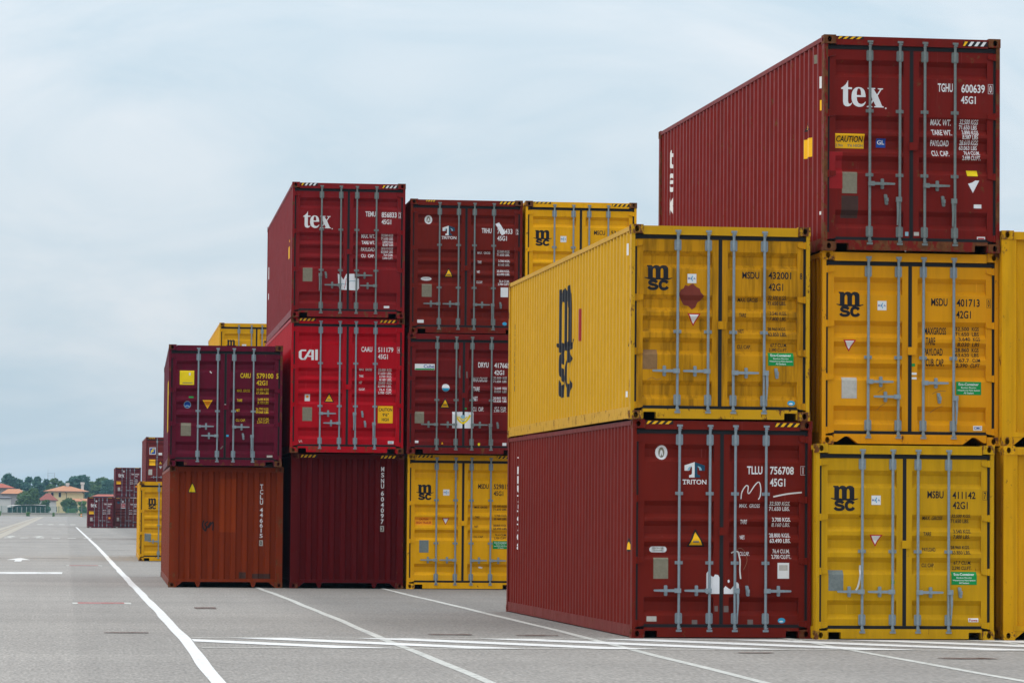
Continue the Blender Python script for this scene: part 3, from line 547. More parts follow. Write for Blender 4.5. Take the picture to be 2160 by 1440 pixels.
SPEC['J'] = dict(H=H9, loc=(7.251, 74.20, H9+H8), rot=-0.3, paint=dict(c=(0.140, 0.011, 0.006, 1), grime=0.25, rust=0.10), rusty=0.5, warn=[(1330,192,1407,212,0), (1905,200,2032,222,0)],
    frame=(1210,190,2087,1236), handles=[('L',1005),('L',1005),('R',1008),('d',1010,1922)], guides=[545,877], rod='dsteel',
    label='brownish red container with a slanted white paper strip stuck over its serial number',
    marks=SERIAL('TRHU',(1768,410,1845,448),'784433',(1890,412,2008,452),'2',(2036,413,2062,456),'45G1',(1890,468,1965,505))
    +TABLE([('MAX.  GROSS',1738,592,1838,610),('TARE',1738,665,1768,685),('NET',1735,740,1758,760),('CU.CAP.',1732,820,1780,840)], VALS(['32.500 KGS.','71.650 LBS.','3.700 KGS.','8.160 LBS.','28.800 KGS.','63.490 LBS.','76.4 CUM.','2.700 CUFT.'],[1890,1890,1900,1900,1890,1890,1910,1900],1990,[580,605,655,682,732,758,811,834],19))
    +BVOVAL(1353,350,30,34)+TRITON(1462,395,1558,470,1455,477,1570,500)+TRI(1475,725,1552,797)
    +[POLY('paper_strip',[(1875,375),(1905,360),(1955,448),(1925,464)],'paper',4), OV('steel_grade_sticker',1340,810,42,15,'white'), T('CORTEN STEEL',1312,804,1368,812,'plate','sticker_lettering',2), RECT('data_plate',1305,852,1382,952,'plate'), RECT('paper_label',1920,870,1978,945,'white'), RECT('maker_label',1272,1130,1322,1155,'white'), OV('maker_sticker',1953,1153,18,13,'cyan')], side=[])
SPEC['K'] = dict(H=H8, loc=(7.215, 74.10, H9), rot=-0.3, paint=dict(c=(0.135, 0.008, 0.008, 1), grime=0.25, rust=0.08), rusty=0.5, warn=[],
    frame=(1190,236,2072,1172), handles=[('L',943),('L',943),('R',943),('d',945,1900)], guides=[752], rod='dsteel',
    label='dark red container with a pasted paper bearing a yellow emblem',
    marks=SERIAL('DRYU',(1742,457,1823,497),'417665',(1868,460,1988,499),'',None,'42G1',(1868,517,1945,553))
    +TABLE([('MAX.GROSS',1705,572,1815,608),('TARE',1705,648,1755,683),('NET',1705,722,1742,757),('CU.  CAP.',1705,803,1790,837)], VALS(['32.500  KGS','71.650  LBS','3.640  KGS','8.030  LBS','28.860  KGS','63.620  LBS','67.7  CU.M.','2.390  CUFT.'],[1863,1863,1870,1870,1863,1863,1875,1870],1966,[568,593,648,672,722,747,799,822],19))
    +TRI(1445,740,1527,815)
    +[RECT('cube_sticker',1247,475,1402,522,'white'), RECT('cube_sticker_stripe',1250,510,1400,521,'green',2), T('Cube',1315,481,1398,506,'blue','sticker_lettering',2), OV('round_sticker',1490,657,30,30,'white'), POLY('round_sticker_base',[(1462,662)]+[(1490+28*math.cos(a), 660+26*math.sin(a)) for a in [math.pi*k/10 for k in range(10, -1, -1)]]+[(1518,662)],'cyan',2), RECT('data_plate',1250,845,1322,935,'plate'),
      RECT('pasted_paper',1543,843,1708,970,'paper',3), LINE('paper_emblem',[(1570,868),(1590,905),(1625,930),(1660,905),(1682,868)],15,'label_y',4), OV('paper_emblem',1625,892,20,26,'lightblue',5), LINE('paper_emblem',[(1590,880),(1625,905),(1660,880)],9,'label_y',6), RECT('maker_label',1253,1070,1280,1088,'white'), RECT('maker_label',1937,1080,1968,1102,'white'), OV('tape_scrap',1648,818,9,8,'green'), POLY('tape_scrap',[(1458,1095),(1466,1078),(1474,1095)],'yellow'), OV('tape_scrap',1753,1093,9,12,'label_y'), LINE('scuff',[(1600,485),(1595,530),(1598,580)],14,'grey'), LINE('scuff',[(1653,530),(1655,580)],10,'grey')], side=[])
SPEC['L'] = dict(H=H9, loc=(7.264, 74.45, 0), rot=-0.3, paint=dict(c=(0.70, 0.335, 0.001, 1), grime=0.15, rust=0.05), warn=[(1255,102,1382,124,0), (1885,105,2010,127,0)],
    frame=(1185,97,2067,1157), handles=[('L',928),('L',928),('R',930),('R',930)], guides=[457,796],
    label='yellow container at ground level with an orange caution sticker beside an inverted white triangle',
    marks=SERIAL('MSDU',(1742,327,1825,365),'529815',(1865,327,1984,367),'',None,'45G1',(1865,382,1940,420),'black')
    +TABLE([('MAX. GROSS',1717,503,1817,520),('TARE',1720,580,1755,597),('NET',1717,655,1748,672),('CU. CAP',1713,735,1785,752)], VALS(['32.500 KGS.','71.650 LBS.','3.700 KGS.','8.160 LBS.','28.800 KGS.','63.490 LBS.','76.4 CUM.','2.700 CUFT.'],[1865,1865,1872,1872,1865,1865,1880,1872],1972,[493,517,568,593,645,670,720,745],17),'black')
    +MSC(1257,335,1395,457)+RINA(1468,373,1517,420)+INV(1462,597,1520,653)+ECO(1862,775,1985,838)
    +[RECT('caution_sticker',1250,590,1388,655,'amber'), T('CAUTION',1285,600,1355,618,'redp','caution_lettering',2), T('HIGH TRAILER',1260,626,1380,644,'redp','caution_lettering',2), RECT('data_plate',1285,773,1358,870,'dsteel'), POLY('paper_scrap',[(1748,980),(1765,977),(1785,983),(1780,993),(1755,990)],'paper')], side=[])
SPEC['M'] = dict(H=H9, loc=(9.744, 74.17, H9+H8), rot=-0.3, paint=dict(c=(0.74, 0.35, 0.001, 1), grime=0.15, rust=0.06), rusty=0.6, warn=[(205,78,485,125,0), (1485,105,1770,150,0)],
    frame=(70,80,1895,2248), handles=[('L',1800),('L',1800),('R',1800),('R',1800)], guides=[822,1520],
    label='yellow container topmost of its stack beside the red one with the slanted paper strip',
    marks=MSC(205,548,510,805)+RINA(648,640,745,740)+SERIAL('MSCU',(1197,540,1378,612),'534712',(1478,540,1730,612),'',None,'45G1',(1478,660,1640,740),'black'), side=[])
SPEC['N'] = dict(H=H8, loc=(2.120, 74.46, H8), rot=-1.10, paint=dict(c=(0.105, 0.006, 0.020, 1), grime=0.35, rust=0.12), rusty=0.6, rod='steel', warn=[],
    frame=(146,285,1167,1366), handles=[('R',1012),('L',1095),('R',1015),('d',1098,822)], guides=[875],
    label='purplish maroon container with yellow lettering resting on the rust orange one',
    marks=SERIAL('CARU',(788,533,880,577),'579100',(933,533,1083,580),'5',(1098,526,1140,587),'42G1',(933,597,1030,640),'lemon',False)
    +TABLE([('MAX. GROSS',760,678,877,702),('TARE',760,765,807,788),('NET',752,853,787,877),('CU. CAP.',753,942,838,965)],[(s,x,y,x1,y+23) for s,x,x1,y in (('30.480 KGS',933,1043,668),('67.200 LBS',933,1043,697),('3.690 KGS',945,1043,754),('8.135 LBS',945,1043,784),('26.790 KGS',930,1043,839),('59.065 LBS',930,1043,869),('67.8 CUM.',952,1050,928),('2.394 CUFT.',943,1053,957))],'lemon')
    +INV(453,778,542,855,'yellow','orange')
    +[RECT('yellow_label',247,517,375,643,'label_y'), RECT('label_print',272,622,360,630,'plate',2), RECT('label_scrap',328,535,343,560,'white',2), RECT('green_label',330,745,372,760,'green'), OV('round_sticker',318,820,32,32,'lightblue'), OV('round_sticker_face',318,820,28,28,'blue',2), LINE('round_sticker_print',[(300,835),(318,828),(338,838)],8,'lightblue',3), RECT('data_plate',262,983,352,1098,'plate'), RECT('tape_scrap',668,1084,690,1102,'cyan'), RECT('maker_label',1033,1265,1083,1283,'plate_w'), OV('lock_seal',655,822,12,10,'strap',12), LINE('tape_scrap',[(515,520),(530,538)],8,'white'), LINE('scuff',[(618,1212),(632,1195),(640,1186)],12,'grey')], side=[('R','warning_strip',0.6,2.4,0.75,1.85,'lemon')])
SPEC['O'] = dict(H=H8, loc=(2.180, 74.72, 0), rot=-0.77, paint=dict(c=(0.180, 0.024, 0.005, 1), grime=0.25, rust=0.14), ends=True, rusty=0.55, warn=[],
    frame=(362,108,1525,1332), handles=[], guides=[], label='rust orange container with a black scribble on its ribbed end wall',
    marks=[RECT('repaint_patch',868,235,1042,772,'repaint'), POLY('warning_triangle',[(552,377),(557,350),(570,320),(583,290),(595,270),(607,290),(622,320),(631,350),(636,377)],'black'), POLY('warning_triangle_face',[(561,369),(566,348),(578,318),(595,285),(612,318),(622,348),(627,369)],'label_y',2)]
    +[T(c, 1287, y, 1319, y+h, 'white', 'serial_number') for c, y, h in zip('TCLU446615', (285,338,392,444,524,576,630,678,730,785), (46,48,44,46,42,40,42,44,42,42))]+[RECT('check_digit_box',1283,850,1322,908,'plate_w'), T('0',1291,858,1313,900,'black','check_digit',2),
      LINE('black_scribble',[(718,655),(705,690),(712,730),(735,760),(742,720),(728,690),(760,665)],14,'black',2), LINE('black_scribble',[(735,745),(770,700),(785,668),(765,730),(790,690),(812,675),(808,755)],14,'black',2), RECT('purple_overspray',1080,1175,1150,1238,'smudge'), RECT('purple_overspray',1215,1190,1400,1238,'smudge')]
    +[T(c, 1470, y, 1498, y+42, 'faint', 'chalk_lettering') for c, y in zip('SOIL', (930,985,1040,1090))], side=[])
# ---- third row and further off
SPEC['Q'] = dict(H=H8, loc=(2.342, 113.56, 0), rot=-0.77, paint=dict(c=(0.62, 0.305, 0.001, 1), grime=0.2, rust=0.08), rusty=0.5, warn=[], frame=(600,600,1313,1358), handles=[('L',1170),('L',1170),('R',1170),('D',1170,1150)], guides=[1018],
    label='yellow container standing alone on the asphalt behind the rust orange one', marks=MSC(675,760,772,865)+[RECT('data_plate',655,1095,716,1168,'dsteel'), RECT('class_sticker',860,790,905,830,'white'), T('MSDU',985,800,1065,832,'black','serial_number'), T('418273',1105,800,1200,832,'black','serial_number')], side=[('V','MSDU',11.4,1.7,0.2,0.15,'black')])
SPEC['P'] = dict(H=H8, loc=(4.86, 113.4, 2*H8), rot=-0.6, paint=dict(c=(0.62, 0.305, 0.001, 1), grime=0.12, rust=0.05), rusty=0.4, warn=[], frame=(618,72,1287,783), handles=[('L',590),('L',590),('R',590),('R',590)], guides=[470],
    label='yellow container on top of a stack, peeping over the purplish maroon one', marks=MSC(680,222,772,320)+RINA(822,262,860,300)+[T('MSCU',1020,222,1082,250,'black','serial_number')], side=[])
SPEC['R'] = dict(H=H9, loc=(4.380, 196.6, H9), rot=-0.2, paint=dict(c=(0.145, 0.020, 0.019, 1), grime=0.2, rust=0.05), warn=[(690,190,755,203,0)], frame=(665,185,1073,669), handles=[('L',562),('L',562),('R',562),('R',562)], guides=[375],
    label='red container with a blue square emblem, stacked behind the lone yellow one',
    marks=[RECT('logo_square',700,283,759,349,'white'), RECT('logo_field',705,289,754,343,'blue',2), POLY('logo_letter',[(710,338),(718,310),(728,298),(750,295),(748,305),(732,308),(728,316),(742,315),(740,324),(724,327),(718,338)],'label_y',3), RECT('paper_label',785,333,818,355,'white'), RECT('yellow_label',700,397,757,453,'yellow'), RECT('data_plate',692,490,728,542,'plate_w')]+TRI(785,408,824,442)+INV(787,457,824,487,'plate_w','white'), side=[])
def far_tex(F, lab, loc, box, label, paint_):
    x0, y0, x1, y1 = box; f = lambda a: x0+a*(x1-x0); g = lambda a: y0+a*(y1-y0)
    return dict(H=H9, loc=loc, rot=0.0, paint=paint_, warn=[(f(.06),y0+2,f(.22),y0+8,0), (f(.78),y0+2,f(.94),y0+8,0)], frame=box, handles=[('L',g(.76)),('R',g(.76)),('R',g(.76)),('R',g(.80))], guides=[g(.35), g(.65)], rod='steel', label=label,
      marks=(TEX(f(.115),g(.19),f(.36),g(.33)) if lab else [])+[OV('round_sticker',f(.33),g(.13),9,9,'white'), RECT('data_plate',f(.10),g(.66),f(.19),g(.78),'plate_w'), T('TEMU',f(.62),g(.20),f(.74),g(.245),'white','serial_number'), T('604381',f(.77),g(.20),f(.93),g(.245),'white','serial_number'), T('45G1',f(.77),g(.27),f(.87),g(.31),'white','size_code')]
      +[T('MAX WT',f(.59),g(a),f(.70),g(a+.035),'white','weight_lettering') for a in (.40,.46,.52)]+[T('32.500 KGS',f(.77),g(a),f(.87),g(a+.03),'white','weight_figures') for a in (.38,.425,.47,.515)], side=[])
MR = dict(c=(0.120, 0.014, 0.018, 1), grime=0.2, rust=0.04)
SPEC['U'] = far_tex(0, True, (1.992, 331.0, 0), (108,755,360,1045), 'dark red container at ground level with a white logo and yellow label', MR)
SPEC['U']['marks'] += [RECT('yellow_label',122,888,168,915,'yellow'), OV('orange_spot',320,951,11,9,'orange')]
SPEC['S'] = far_tex(0, True, (4.62, 336.0, H9), (370,488,620,780), 'dark red container with a white logo, resting on a brownish red one', MR)
SPEC['S']['marks'] += [RECT('yellow_label',381,622,425,650,'yellow'), OV('orange_spot',575,672,10,8,'orange')]
SPEC['T'] = far_tex(0, False, (4.56, 336.0, 0), (365,788,612,1047), 'brownish red container with a square red label, under a dark red one', dict(c=(0.135, 0.022, 0.018, 1), grime=0.2, rust=0.05))
SPEC['T']['marks'] += [OV('round_sticker',405,830,13,13,'navy'), RECT('orange_label',432,838,473,880,'white'), RECT('orange_label_field',434,842,471,872,'redp',2), T('HAL',440,852,466,864,'white','label_lettering',3)]
# ---- lower containers of stacks, seen only from aside
for key, base, loc, h, rot, c, lab in (('x1','', (9.744, 74.2, 0), H9, -0.3, YEL, 'yellow container at the foot of the stack behind the grimy yellow one'), ('x2','', (9.744, 74.2, H9), H8, -0.3, (0.13, 0.02, 0.016, 1), 'red container in the middle of the stack behind the grimy yellow one'),
        ('x3','', (4.86, 113.4, 0), H8, -0.6, (0.13, 0.02, 0.016, 1), 'red container at the foot of the stack behind the rust orange one'), ('x4','', (4.86, 113.4, H8), H8, -0.6, (0.12, 0.016, 0.016, 1), 'red container in the middle of the stack behind the purplish maroon one'),
        ('x5','', (4.380, 196.6, 0), H9, -0.2, (0.13, 0.02, 0.016, 1), 'red container directly beneath the one with the blue square emblem')):
    SPEC[key] = dict(H=h, loc=loc, rot=rot, paint=dict(c=c, grime=0.2, rust=0.06), warn=[], frame=(0,0,1000,1000), handles=[('L',760),('L',760),('R',760),('R',760)], guides=[500], marks=[], side=[], label=lab)
for s in SPEC.values():
    for q in s['side']:
        if q[0] == 'V': STR.update(q[1])
_text_meshes()

# ---------------------------------------------------------------- container assembly
HINGE = {H8: (0.242, 0.97, 1.685, 2.40), H9: (0.245, 1.05, 1.865, 2.70)}
def container(key, s):
    H = s['H']; F = Frame(*s['frame'], H); seed = 1+len(CACHE) % 97+sum(map(ord, key))*0.37
    root = thing('shipping_container', s['label'], 'container', s['loc'], R(s['rot']), 'shipping containers stacked on the yard')
    pm = paint('container paint '+key, seed=seed, **s['paint'])
    rp = dict(s['paint']); rp['rust'] = s.get('rusty', 0.35)+0.35; rp['grime'] = 0.5
    cm = paint('corner paint '+key, seed=seed+5, **rp)
    pp = dict(s['paint']); pp['rust'] = pp.get('rust', 0.1)+s.get('rusty', 0.3)*0.85; pm2 = paint('post paint '+key, seed=seed+9, **pp)
    dm = paint('door paint '+key, seed=seed+2, **s['door_paint']) if 'door_paint' in s else pm
    rodm = MAT[s.get('rod', 'steel')]; ends = s.get('ends', False)
    P = lambda name, k, fn, m, par=root: obj(name, cached(k, fn), m, par)
    for fr in (1, 0):
        for lf in (1, 0):
            for tp in (0, 1):
                o = P('corner_casting', ('cast', fr, lf), lambda: casting_mesh(fr, lf), cm)
                o.location.z = H-0.118 if tp else 0
            pw = 0.056 if (fr and not ends) else 0.146
            def post():
                x0, x1 = (0.006, pw) if lf else (W-pw, W-0.006); y0, y1 = (0.014, 0.150) if fr else (LEN-0.150, LEN-0.014)
                return MB().box(x0, x1, y0, y1, 0.118, H-0.118).mesh('corner_post')
            P('corner_post', ('post', fr, lf, pw, H), post, pm2)
    for rgt in (0, 1):
        X = lambda a, b: (a, b) if not rgt else (W-b, W-a)
        P('top_rail', ('trail', rgt, H), lambda: MB().box(*X(0.006, 0.068), 0.178, LEN-0.178, H-0.074, H-0.014).mesh('top_rail'), pm)
        P('bottom_rail', ('brail', rgt), lambda: MB().box(*X(0.008, 0.050), 0.178, LEN-0.178, 0.014, 0.168).mesh('bottom_rail'), pm2)
        P('side_wall', ('side', rgt, H), lambda: side_mesh(H, rgt), pm)
    P('roof', ('roof', H), lambda: MB().box(0.07, W-0.07, 0.13, LEN-0.13, H-0.045, H-0.030).mesh('roof'), pm)
    P('floor', ('floor',), lambda: MB().box(0.06, W-0.06, 0.14, LEN-0.14, 0.13, 0.16).mesh('floor'), MAT['floor'])
    P('end_wall', ('rear', H), lambda: end_mesh(H, -1), pm)
    P('header', ('rhead', H), lambda: MB().box(0.17, W-0.17, LEN-0.12, LEN-0.016, H-0.115, H-0.014).mesh('header'), pm)
    P('sill', ('rsill',), lambda: MB().box(0.17, W-0.17, LEN-0.12, LEN-0.016, 0.10, 0.19).mesh('sill'), pm)
    par = {}
    if ends:
        wall = P('end_wall', ('front', H), lambda: end_mesh(H), pm); par['E'] = wall
        hd = P('header', ('ehead', H), lambda: MB().box(0.17, W-0.17, 0.016, 0.12, H-0.118, H-0.014).mesh('header'), pm)
        P('sill', ('esill',), lambda: MB().box(0.147, W-0.147, 0.010, 0.12, 0.122, 0.188).mesh('sill'), pm)
        for a in (0, 1):
            X = lambda q: q if not a else W-q
            P('gusset', ('gus', a), lambda: MB().prism_xz([(X(0.168), 0.012), (X(0.30), 0.121), (X(0.168), 0.121)], 0.018, 0.05).mesh('gusset', fix=True), pm)
            P('guide_tab', ('tab', a), lambda: MB().prism_xz([(X(0.56), 0.121), (X(0.60), 0.03), (X(0.63), 0.006), (X(0.66), 0.03), (X(0.69), 0.121)], 0.02, 0.07).mesh('guide_tab', fix=True), pm)
    else:
        hd = P('header', ('dhead', H), lambda: MB().box(0.17, W-0.17, 0.016, 0.13, H-0.130, H-0.014).mesh('header'), pm)
        P('sill', ('dsill', s.get('sill', 'std')), lambda: sill_mesh(s.get('sill', 'std')), pm2)
        P('gasket', ('gt', H), lambda: MB().box(0.057, W-0.057, 0.044, 0.10, H-0.186, H-0.131).mesh('gasket'), MAT['rubber'])
        P('gasket', ('gb',), lambda: MB().box(0.057, W-0.057, 0.040, 0.10, 0.143, 0.184).mesh('gasket'), MAT['rubber'])
        for x0, x1 in ((0.057, 0.087), (1.193, 1.241), (2.349, W-0.057)):
            P('gasket', ('gv', x0, H), lambda: MB().box(x0, x1, 0.046, 0.10, 0.185, H-0.187).mesh('gasket'), MAT['rubber'])
        gz = [F.z(g) for g in s['guides']]
        for sd_ in (0, 1):
            d = P('door', ('door', H, sd_), lambda: door_mesh(H, sd_), dm); par[sd_] = d
            for hz in HINGE[H]: P('hinge', ('hinge', H, hz, sd_), lambda: hinge_mesh(H-hz, sd_), dm, d)
            for i in ((0, 1), (2, 3))[sd_]:
                x = (0.638, 1.052, 1.396, 1.814)[i]
                P('locking_rod', ('rod', H, i), lambda: rod_mesh(H, x), rodm, d)
                for z, big in [(H-0.265, 1), (0.262, 1)]+[(q, 0) for q in gz]: P('rod_bracket', ('br', i, round(z, 3), big), lambda: bracket_mesh(x, z, big), rodm, d)
                h = s['handles'][i]; z = F.z(h[1])
                P('handle', ('hd', i, round(z, 3), h[0]), lambda: handle_mesh(x, z, h[0]), rodm, d)
                cx = F.x(h[2]) if len(h) > 2 else x+(-0.175 if h[0] == 'L' else 0.175)
                P('handle_catch', ('hc', round(cx, 3), round(z, 3), len(h)), lambda: catch_mesh(cx, z, -0.5 if len(h) > 2 else 0), rodm, d)
        zl = H-1.33 if H < 2.7 else H-1.48
        P('lock_block', ('lb', H), lambda: MB().prism_xz([(1.18,zl-0.05),(1.29,zl-0.05),(1.295,zl-0.02),(1.295,zl+0.055),(1.18,zl+0.055)], 0.022, 0.05).mesh('lock_block', fix=True), dm, par[1])
    # marks on the end facing the road
    db = door_breaks(H) if not ends else end_breaks()
    def emit(name, vf, mat, layer):
        if ends: build_decal(name, vf, MAT[mat], par['E'], None, db, 'x', layer, lambda x, z, o: Vector((x, EY+EYD*end_depth(x)-o, z)))
        else:
            xm = sum(p[0] for p in vf[0])/len(vf[0])
            build_decal(name, vf, MAT[mat], par[0 if xm < 1.217 else 1], None, db, 'z', layer, lambda x, z, o: Vector((x, door_depth(H, x, z)-o, z)))
    for kd, name, data, box, mat, layer in s['marks']:
        if kd == 'T':
            v, f, bb = GLY[data]; x0, y0, x1, y1 = box
            emit(name, fit((v, f), F.x(x0), F.z(y1), F.x(x1), F.z(y0), bb), mat, layer)
        elif kd == 'P': v, f = poly2d(data); emit(name, ([(F.x(a), F.z(b)) for a, b in v], f), mat, layer)
        elif kd == 'L': v, f = stroke_quads(data, box); emit(name, ([(F.x(a), F.z(b)) for a, b in v], f), mat, layer)
        elif kd == 'G':
            x0, y0, x1, y1 = box; emit(name, fit(cached(('logo', data.__name__), data), F.x(x0), F.z(y1), F.x(x1), F.z(y0)), mat, layer)
    for x0, y0, x1, y1, wv in s['warn']:
        a, b, c, d = F.x(x0), F.z(y1), F.x(x1), F.z(y0); d = min(d, H-0.018); b = max(b, H-0.112); q = (c-a)/4
        pl = lambda x, z, o: Vector((x, 0.016-o, z))
        build_decal('warning_strip', ([(a,b),(c,b),(c,d),(a,d)], [(0,1,2,3)]), MAT['black'], hd, None, [], 'z', 1, pl)
        for k in range(4):
            u = a+q*k; sl = q*0.5
            build_decal('warning_stripe', ([(max(a, u-0.2*q), b+0.002), (u+0.3*q, b+0.002), (min(c, u+0.3*q+sl), d-0.002), (u-0.2*q+sl, d-0.002)], [(0,1,2,3)]), MAT['white' if (wv and 0 < k) else 'yellow'], hd, None, [], 'z', 2, pl)
    # marks on the long side facing the lane (u = metres back from the front)
    sw = [c for c in root.children if c.name.startswith('side_wall')][0] if s['side'] else None
    sb = side_breaks(); sp = lambda y, z, o: Vector((SX0+SXD*side_depth(y)-o, y, z))
    def semit(name, vf, mat, layer=1): build_decal(name, vf, MAT[mat], sw, None, sb, 'x', layer, sp)
    for q in s['side']:
        if q[0] == 'G': semit('logo', fit(cached(('logo', q[1].__name__), q[1]), q[2], q[3], q[4], q[5]), q[6])
        elif q[0] == 'V':
            _, st, y, ztop, h, w, mat = q
            for i, ch in enumerate(st):
                v, f, bb = GLY[ch]; zt = ztop-i*h*0.78
                semit('serial_number', fit((v, f), y+w/2, zt-h*0.62, y-w/2, zt, bb), mat)
        elif q[0] == 'VT': semit('logo', fit(cached(('logo', 'logo_tex'), logo_tex), q[1]+q[3]/2+0.3, q[2]-0.5, q[1]-q[3]/2-0.3, q[2]+1.3), 'white')
        elif q[0] == 'R': _, nm, a, b, c, d, mat = q; semit(nm, ([(a,c),(b,c),(b,d),(a,d)], [(0,1,2,3)]), mat)
        elif q[0] == 'T3': _, a, b, c, d = q; m = (a+b)/2; semit('warning_triangle', ([(a,c),(b,c),(m,d)], [(0,1,2)]), 'black'); i = (b-a)*0.13; semit('warning_triangle_face', ([(a+i*1.3,c+i*0.7),(b-i*1.3,c+i*0.7),(m,d-i*1.4)], [(0,1,2)]), 'yellow', 2)
    return root

# ================================================================ ground
def asphalt():
    m, t, b, o = newmat('asphalt'); k = t.links.new
    tc = nd(t, 'ShaderNodeTexCoord'); P = tc.outputs['Object']
    def noise(sc, scale, det, rough=0.6):
        mp = nd(t, 'ShaderNodeMapping'); mp.inputs['Scale'].default_value = sc; k(P, mp.inputs['Vector'])
        n = nd(t, 'ShaderNodeTexNoise', Scale=scale, Detail=det, Roughness=rough); k(mp.outputs[0], n.inputs['Vector']); return n.outputs['Fac']
    def ma(op, a, b_, c=None):
        n = nd(t, 'ShaderNodeMath', operation=op)
        for i, v in enumerate((a, b_, c)):
            if v is None: continue
            if isinstance(v, (int, float)): n.inputs[i].default_value = v
            else: k(v, n.inputs[i])
        return n.outputs[0]
    grit = noise((1, 0.16, 1), 30.0, 2.0, 0.6)         # stones
    fine = noise((1, 0.22, 1), 8.0, 5.0, 0.7)
    mid = noise((0.25, 0.10, 1), 1.0, 6.0, 0.62)     # patches
    streak = noise((0.05, 0.9, 1), 0.35, 5.0, 0.6)   # paver joints and tyre-washed bands across the yard
    big = noise((0.03, 0.012, 1), 1.0, 3.0)
    v = ma('MULTIPLY_ADD', grit, 1.5, 0.25)
    v = ma('MULTIPLY', v, ma('MULTIPLY_ADD', fine, 0.6, 0.70))
    v = ma('MULTIPLY', v, ma('MULTIPLY_ADD', mid, 0.5, 0.75))
    v = ma('MULTIPLY', v, ma('MULTIPLY_ADD', streak, 0.55, 0.725))
    v = ma('MULTIPLY', v, ma('MULTIPLY_ADD', big, 0.2, 0.9))
    tyre = noise((1.6, 0.02, 1), 1.0, 4.0, 0.6); v = ma('MULTIPLY', v, ma('MULTIPLY_ADD', tyre, 0.24, 0.88))
    # carriageway laid in a paler mix than the storage bays: a joint near x=0.15
    sx = nd(t, 'ShaderNodeSeparateXYZ'); k(P, sx.inputs[0])
    jx = ma('ADD', sx.outputs['X'], ma('MULTIPLY_ADD', mid, 0.10, -0.05))
    st = nd(t, 'ShaderNodeMapRange', interpolation_type='SMOOTHSTEP'); st.inputs['From Min'].default_value = 0.08; st.inputs['From Max'].default_value = 0.20; st.inputs['To Min'].default_value = 1.05; st.inputs['To Max'].default_value = 0.94; k(jx, st.inputs['Value'])
    v = ma('MULTIPLY', v, st.outputs[0])
    # bays toned darker right of the lane, from the first row back
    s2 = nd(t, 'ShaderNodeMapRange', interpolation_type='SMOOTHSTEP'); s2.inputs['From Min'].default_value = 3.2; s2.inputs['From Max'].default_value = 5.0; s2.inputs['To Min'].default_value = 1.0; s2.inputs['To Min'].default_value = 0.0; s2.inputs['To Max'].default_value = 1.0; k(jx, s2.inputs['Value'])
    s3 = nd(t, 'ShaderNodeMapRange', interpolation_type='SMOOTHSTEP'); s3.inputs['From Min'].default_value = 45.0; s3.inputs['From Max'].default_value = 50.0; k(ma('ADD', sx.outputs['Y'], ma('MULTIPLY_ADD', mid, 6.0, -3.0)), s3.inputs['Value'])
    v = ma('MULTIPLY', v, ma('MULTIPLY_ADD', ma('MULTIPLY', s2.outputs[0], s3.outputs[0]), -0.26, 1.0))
    c = nd(t, 'ShaderNodeVectorMath', operation='SCALE'); c.inputs[0].default_value = (0.224, 0.208, 0.190); k(v, c.inputs['Scale'])
    k(c.outputs[0], b.inputs['Base Color']); b.inputs['Roughness'].default_value = 0.85
    bp = nd(t, 'ShaderNodeBump', Strength=0.5, Distance=0.01); k(grit, bp.inputs['Height']); k(bp.outputs[0], b.inputs['Normal'])
    return m
g = MB(); S = 4000.0
g.face((-S, -S/2, 0), (S, -S/2, 0), (S, S, 0), (-S, S, 0))
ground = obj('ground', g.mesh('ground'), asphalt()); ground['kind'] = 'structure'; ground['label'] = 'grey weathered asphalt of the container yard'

PW = worn('road paint white', (0.62, 0.62, 0.61, 1), 0.84, 14.0, 0.12); PW2 = worn('road paint old', (0.46, 0.46, 0.43, 1), 0.80, 7.0, 0.16); PTH = worn('road paint thin', (0.55, 0.54, 0.50, 1), 0.62, 5.0, 0.14)
PR = worn('road paint red', (0.38, 0.03, 0.035, 1), 0.7, 6.0, 0.15); RST = worn('rust imprint', (0.085, 0.035, 0.022, 1), 0.55, 5.0, 0.10, stretch=(1, 2, 1)); OIL = worn('oil stain', (0.075, 0.068, 0.064, 1), 0.42, 3.0, 0.2, stretch=(1, 0.5, 1)); TAR = worn('tar seam', (0.07, 0.07, 0.07, 1), 0.45, 1.2, 0.1, stretch=(1, 1, 1)); CON = worn('concrete strip', (0.33, 0.295, 0.24, 1), 0.95, 2.0, 0.1)
def sheet(name, pts, mat, z=0.004):
    v, f = poly2d([[pts]]); m = bpy.data.meshes.new(name); m.from_pydata([(a, b, z) for a, b in v], [], f); m.update(); m.materials.append(None)
    if len(m.polygons) and m.polygons[0].normal.z < 0: m.flip_normals()
    return obj(name, m, mat, ground)
def strip(name, cx, w, ys, mat, z=0.004, wob=0.0, seed=0):
    m = MB(); P = []
    for y in ys:
        o = wob*(math.sin(y*0.45+seed)+0.6*math.sin(y*1.1+seed*2.3)+0.5*math.sin(y*0.17+seed*5)); ww = w*(1+0.05*math.sin(y*0.8+seed*3)); P.append((cx(y)+o, y, ww))
    for a, b in zip(P[:-1], P[1:]): m.face((a[0]-a[2]/2, a[1], z), (a[0]+a[2]/2, a[1], z), (b[0]+b[2]/2, b[1], z), (b[0]-b[2]/2, b[1], z))
    return obj(name, m.mesh(name, fix=True), mat, ground)
def interp(tab):
    def f(y):
        if y <= tab[0][0]: return tab[0][1]
        for (a, p), (b, q) in zip(tab[:-1], tab[1:]):
            if y <= b: return p+(q-p)*(y-a)/(b-a)
        return tab[-1][1]
    return f
ys = [10+i*0.8 for i in range(113)]+[100+i*4 for i in range(0, 62)]
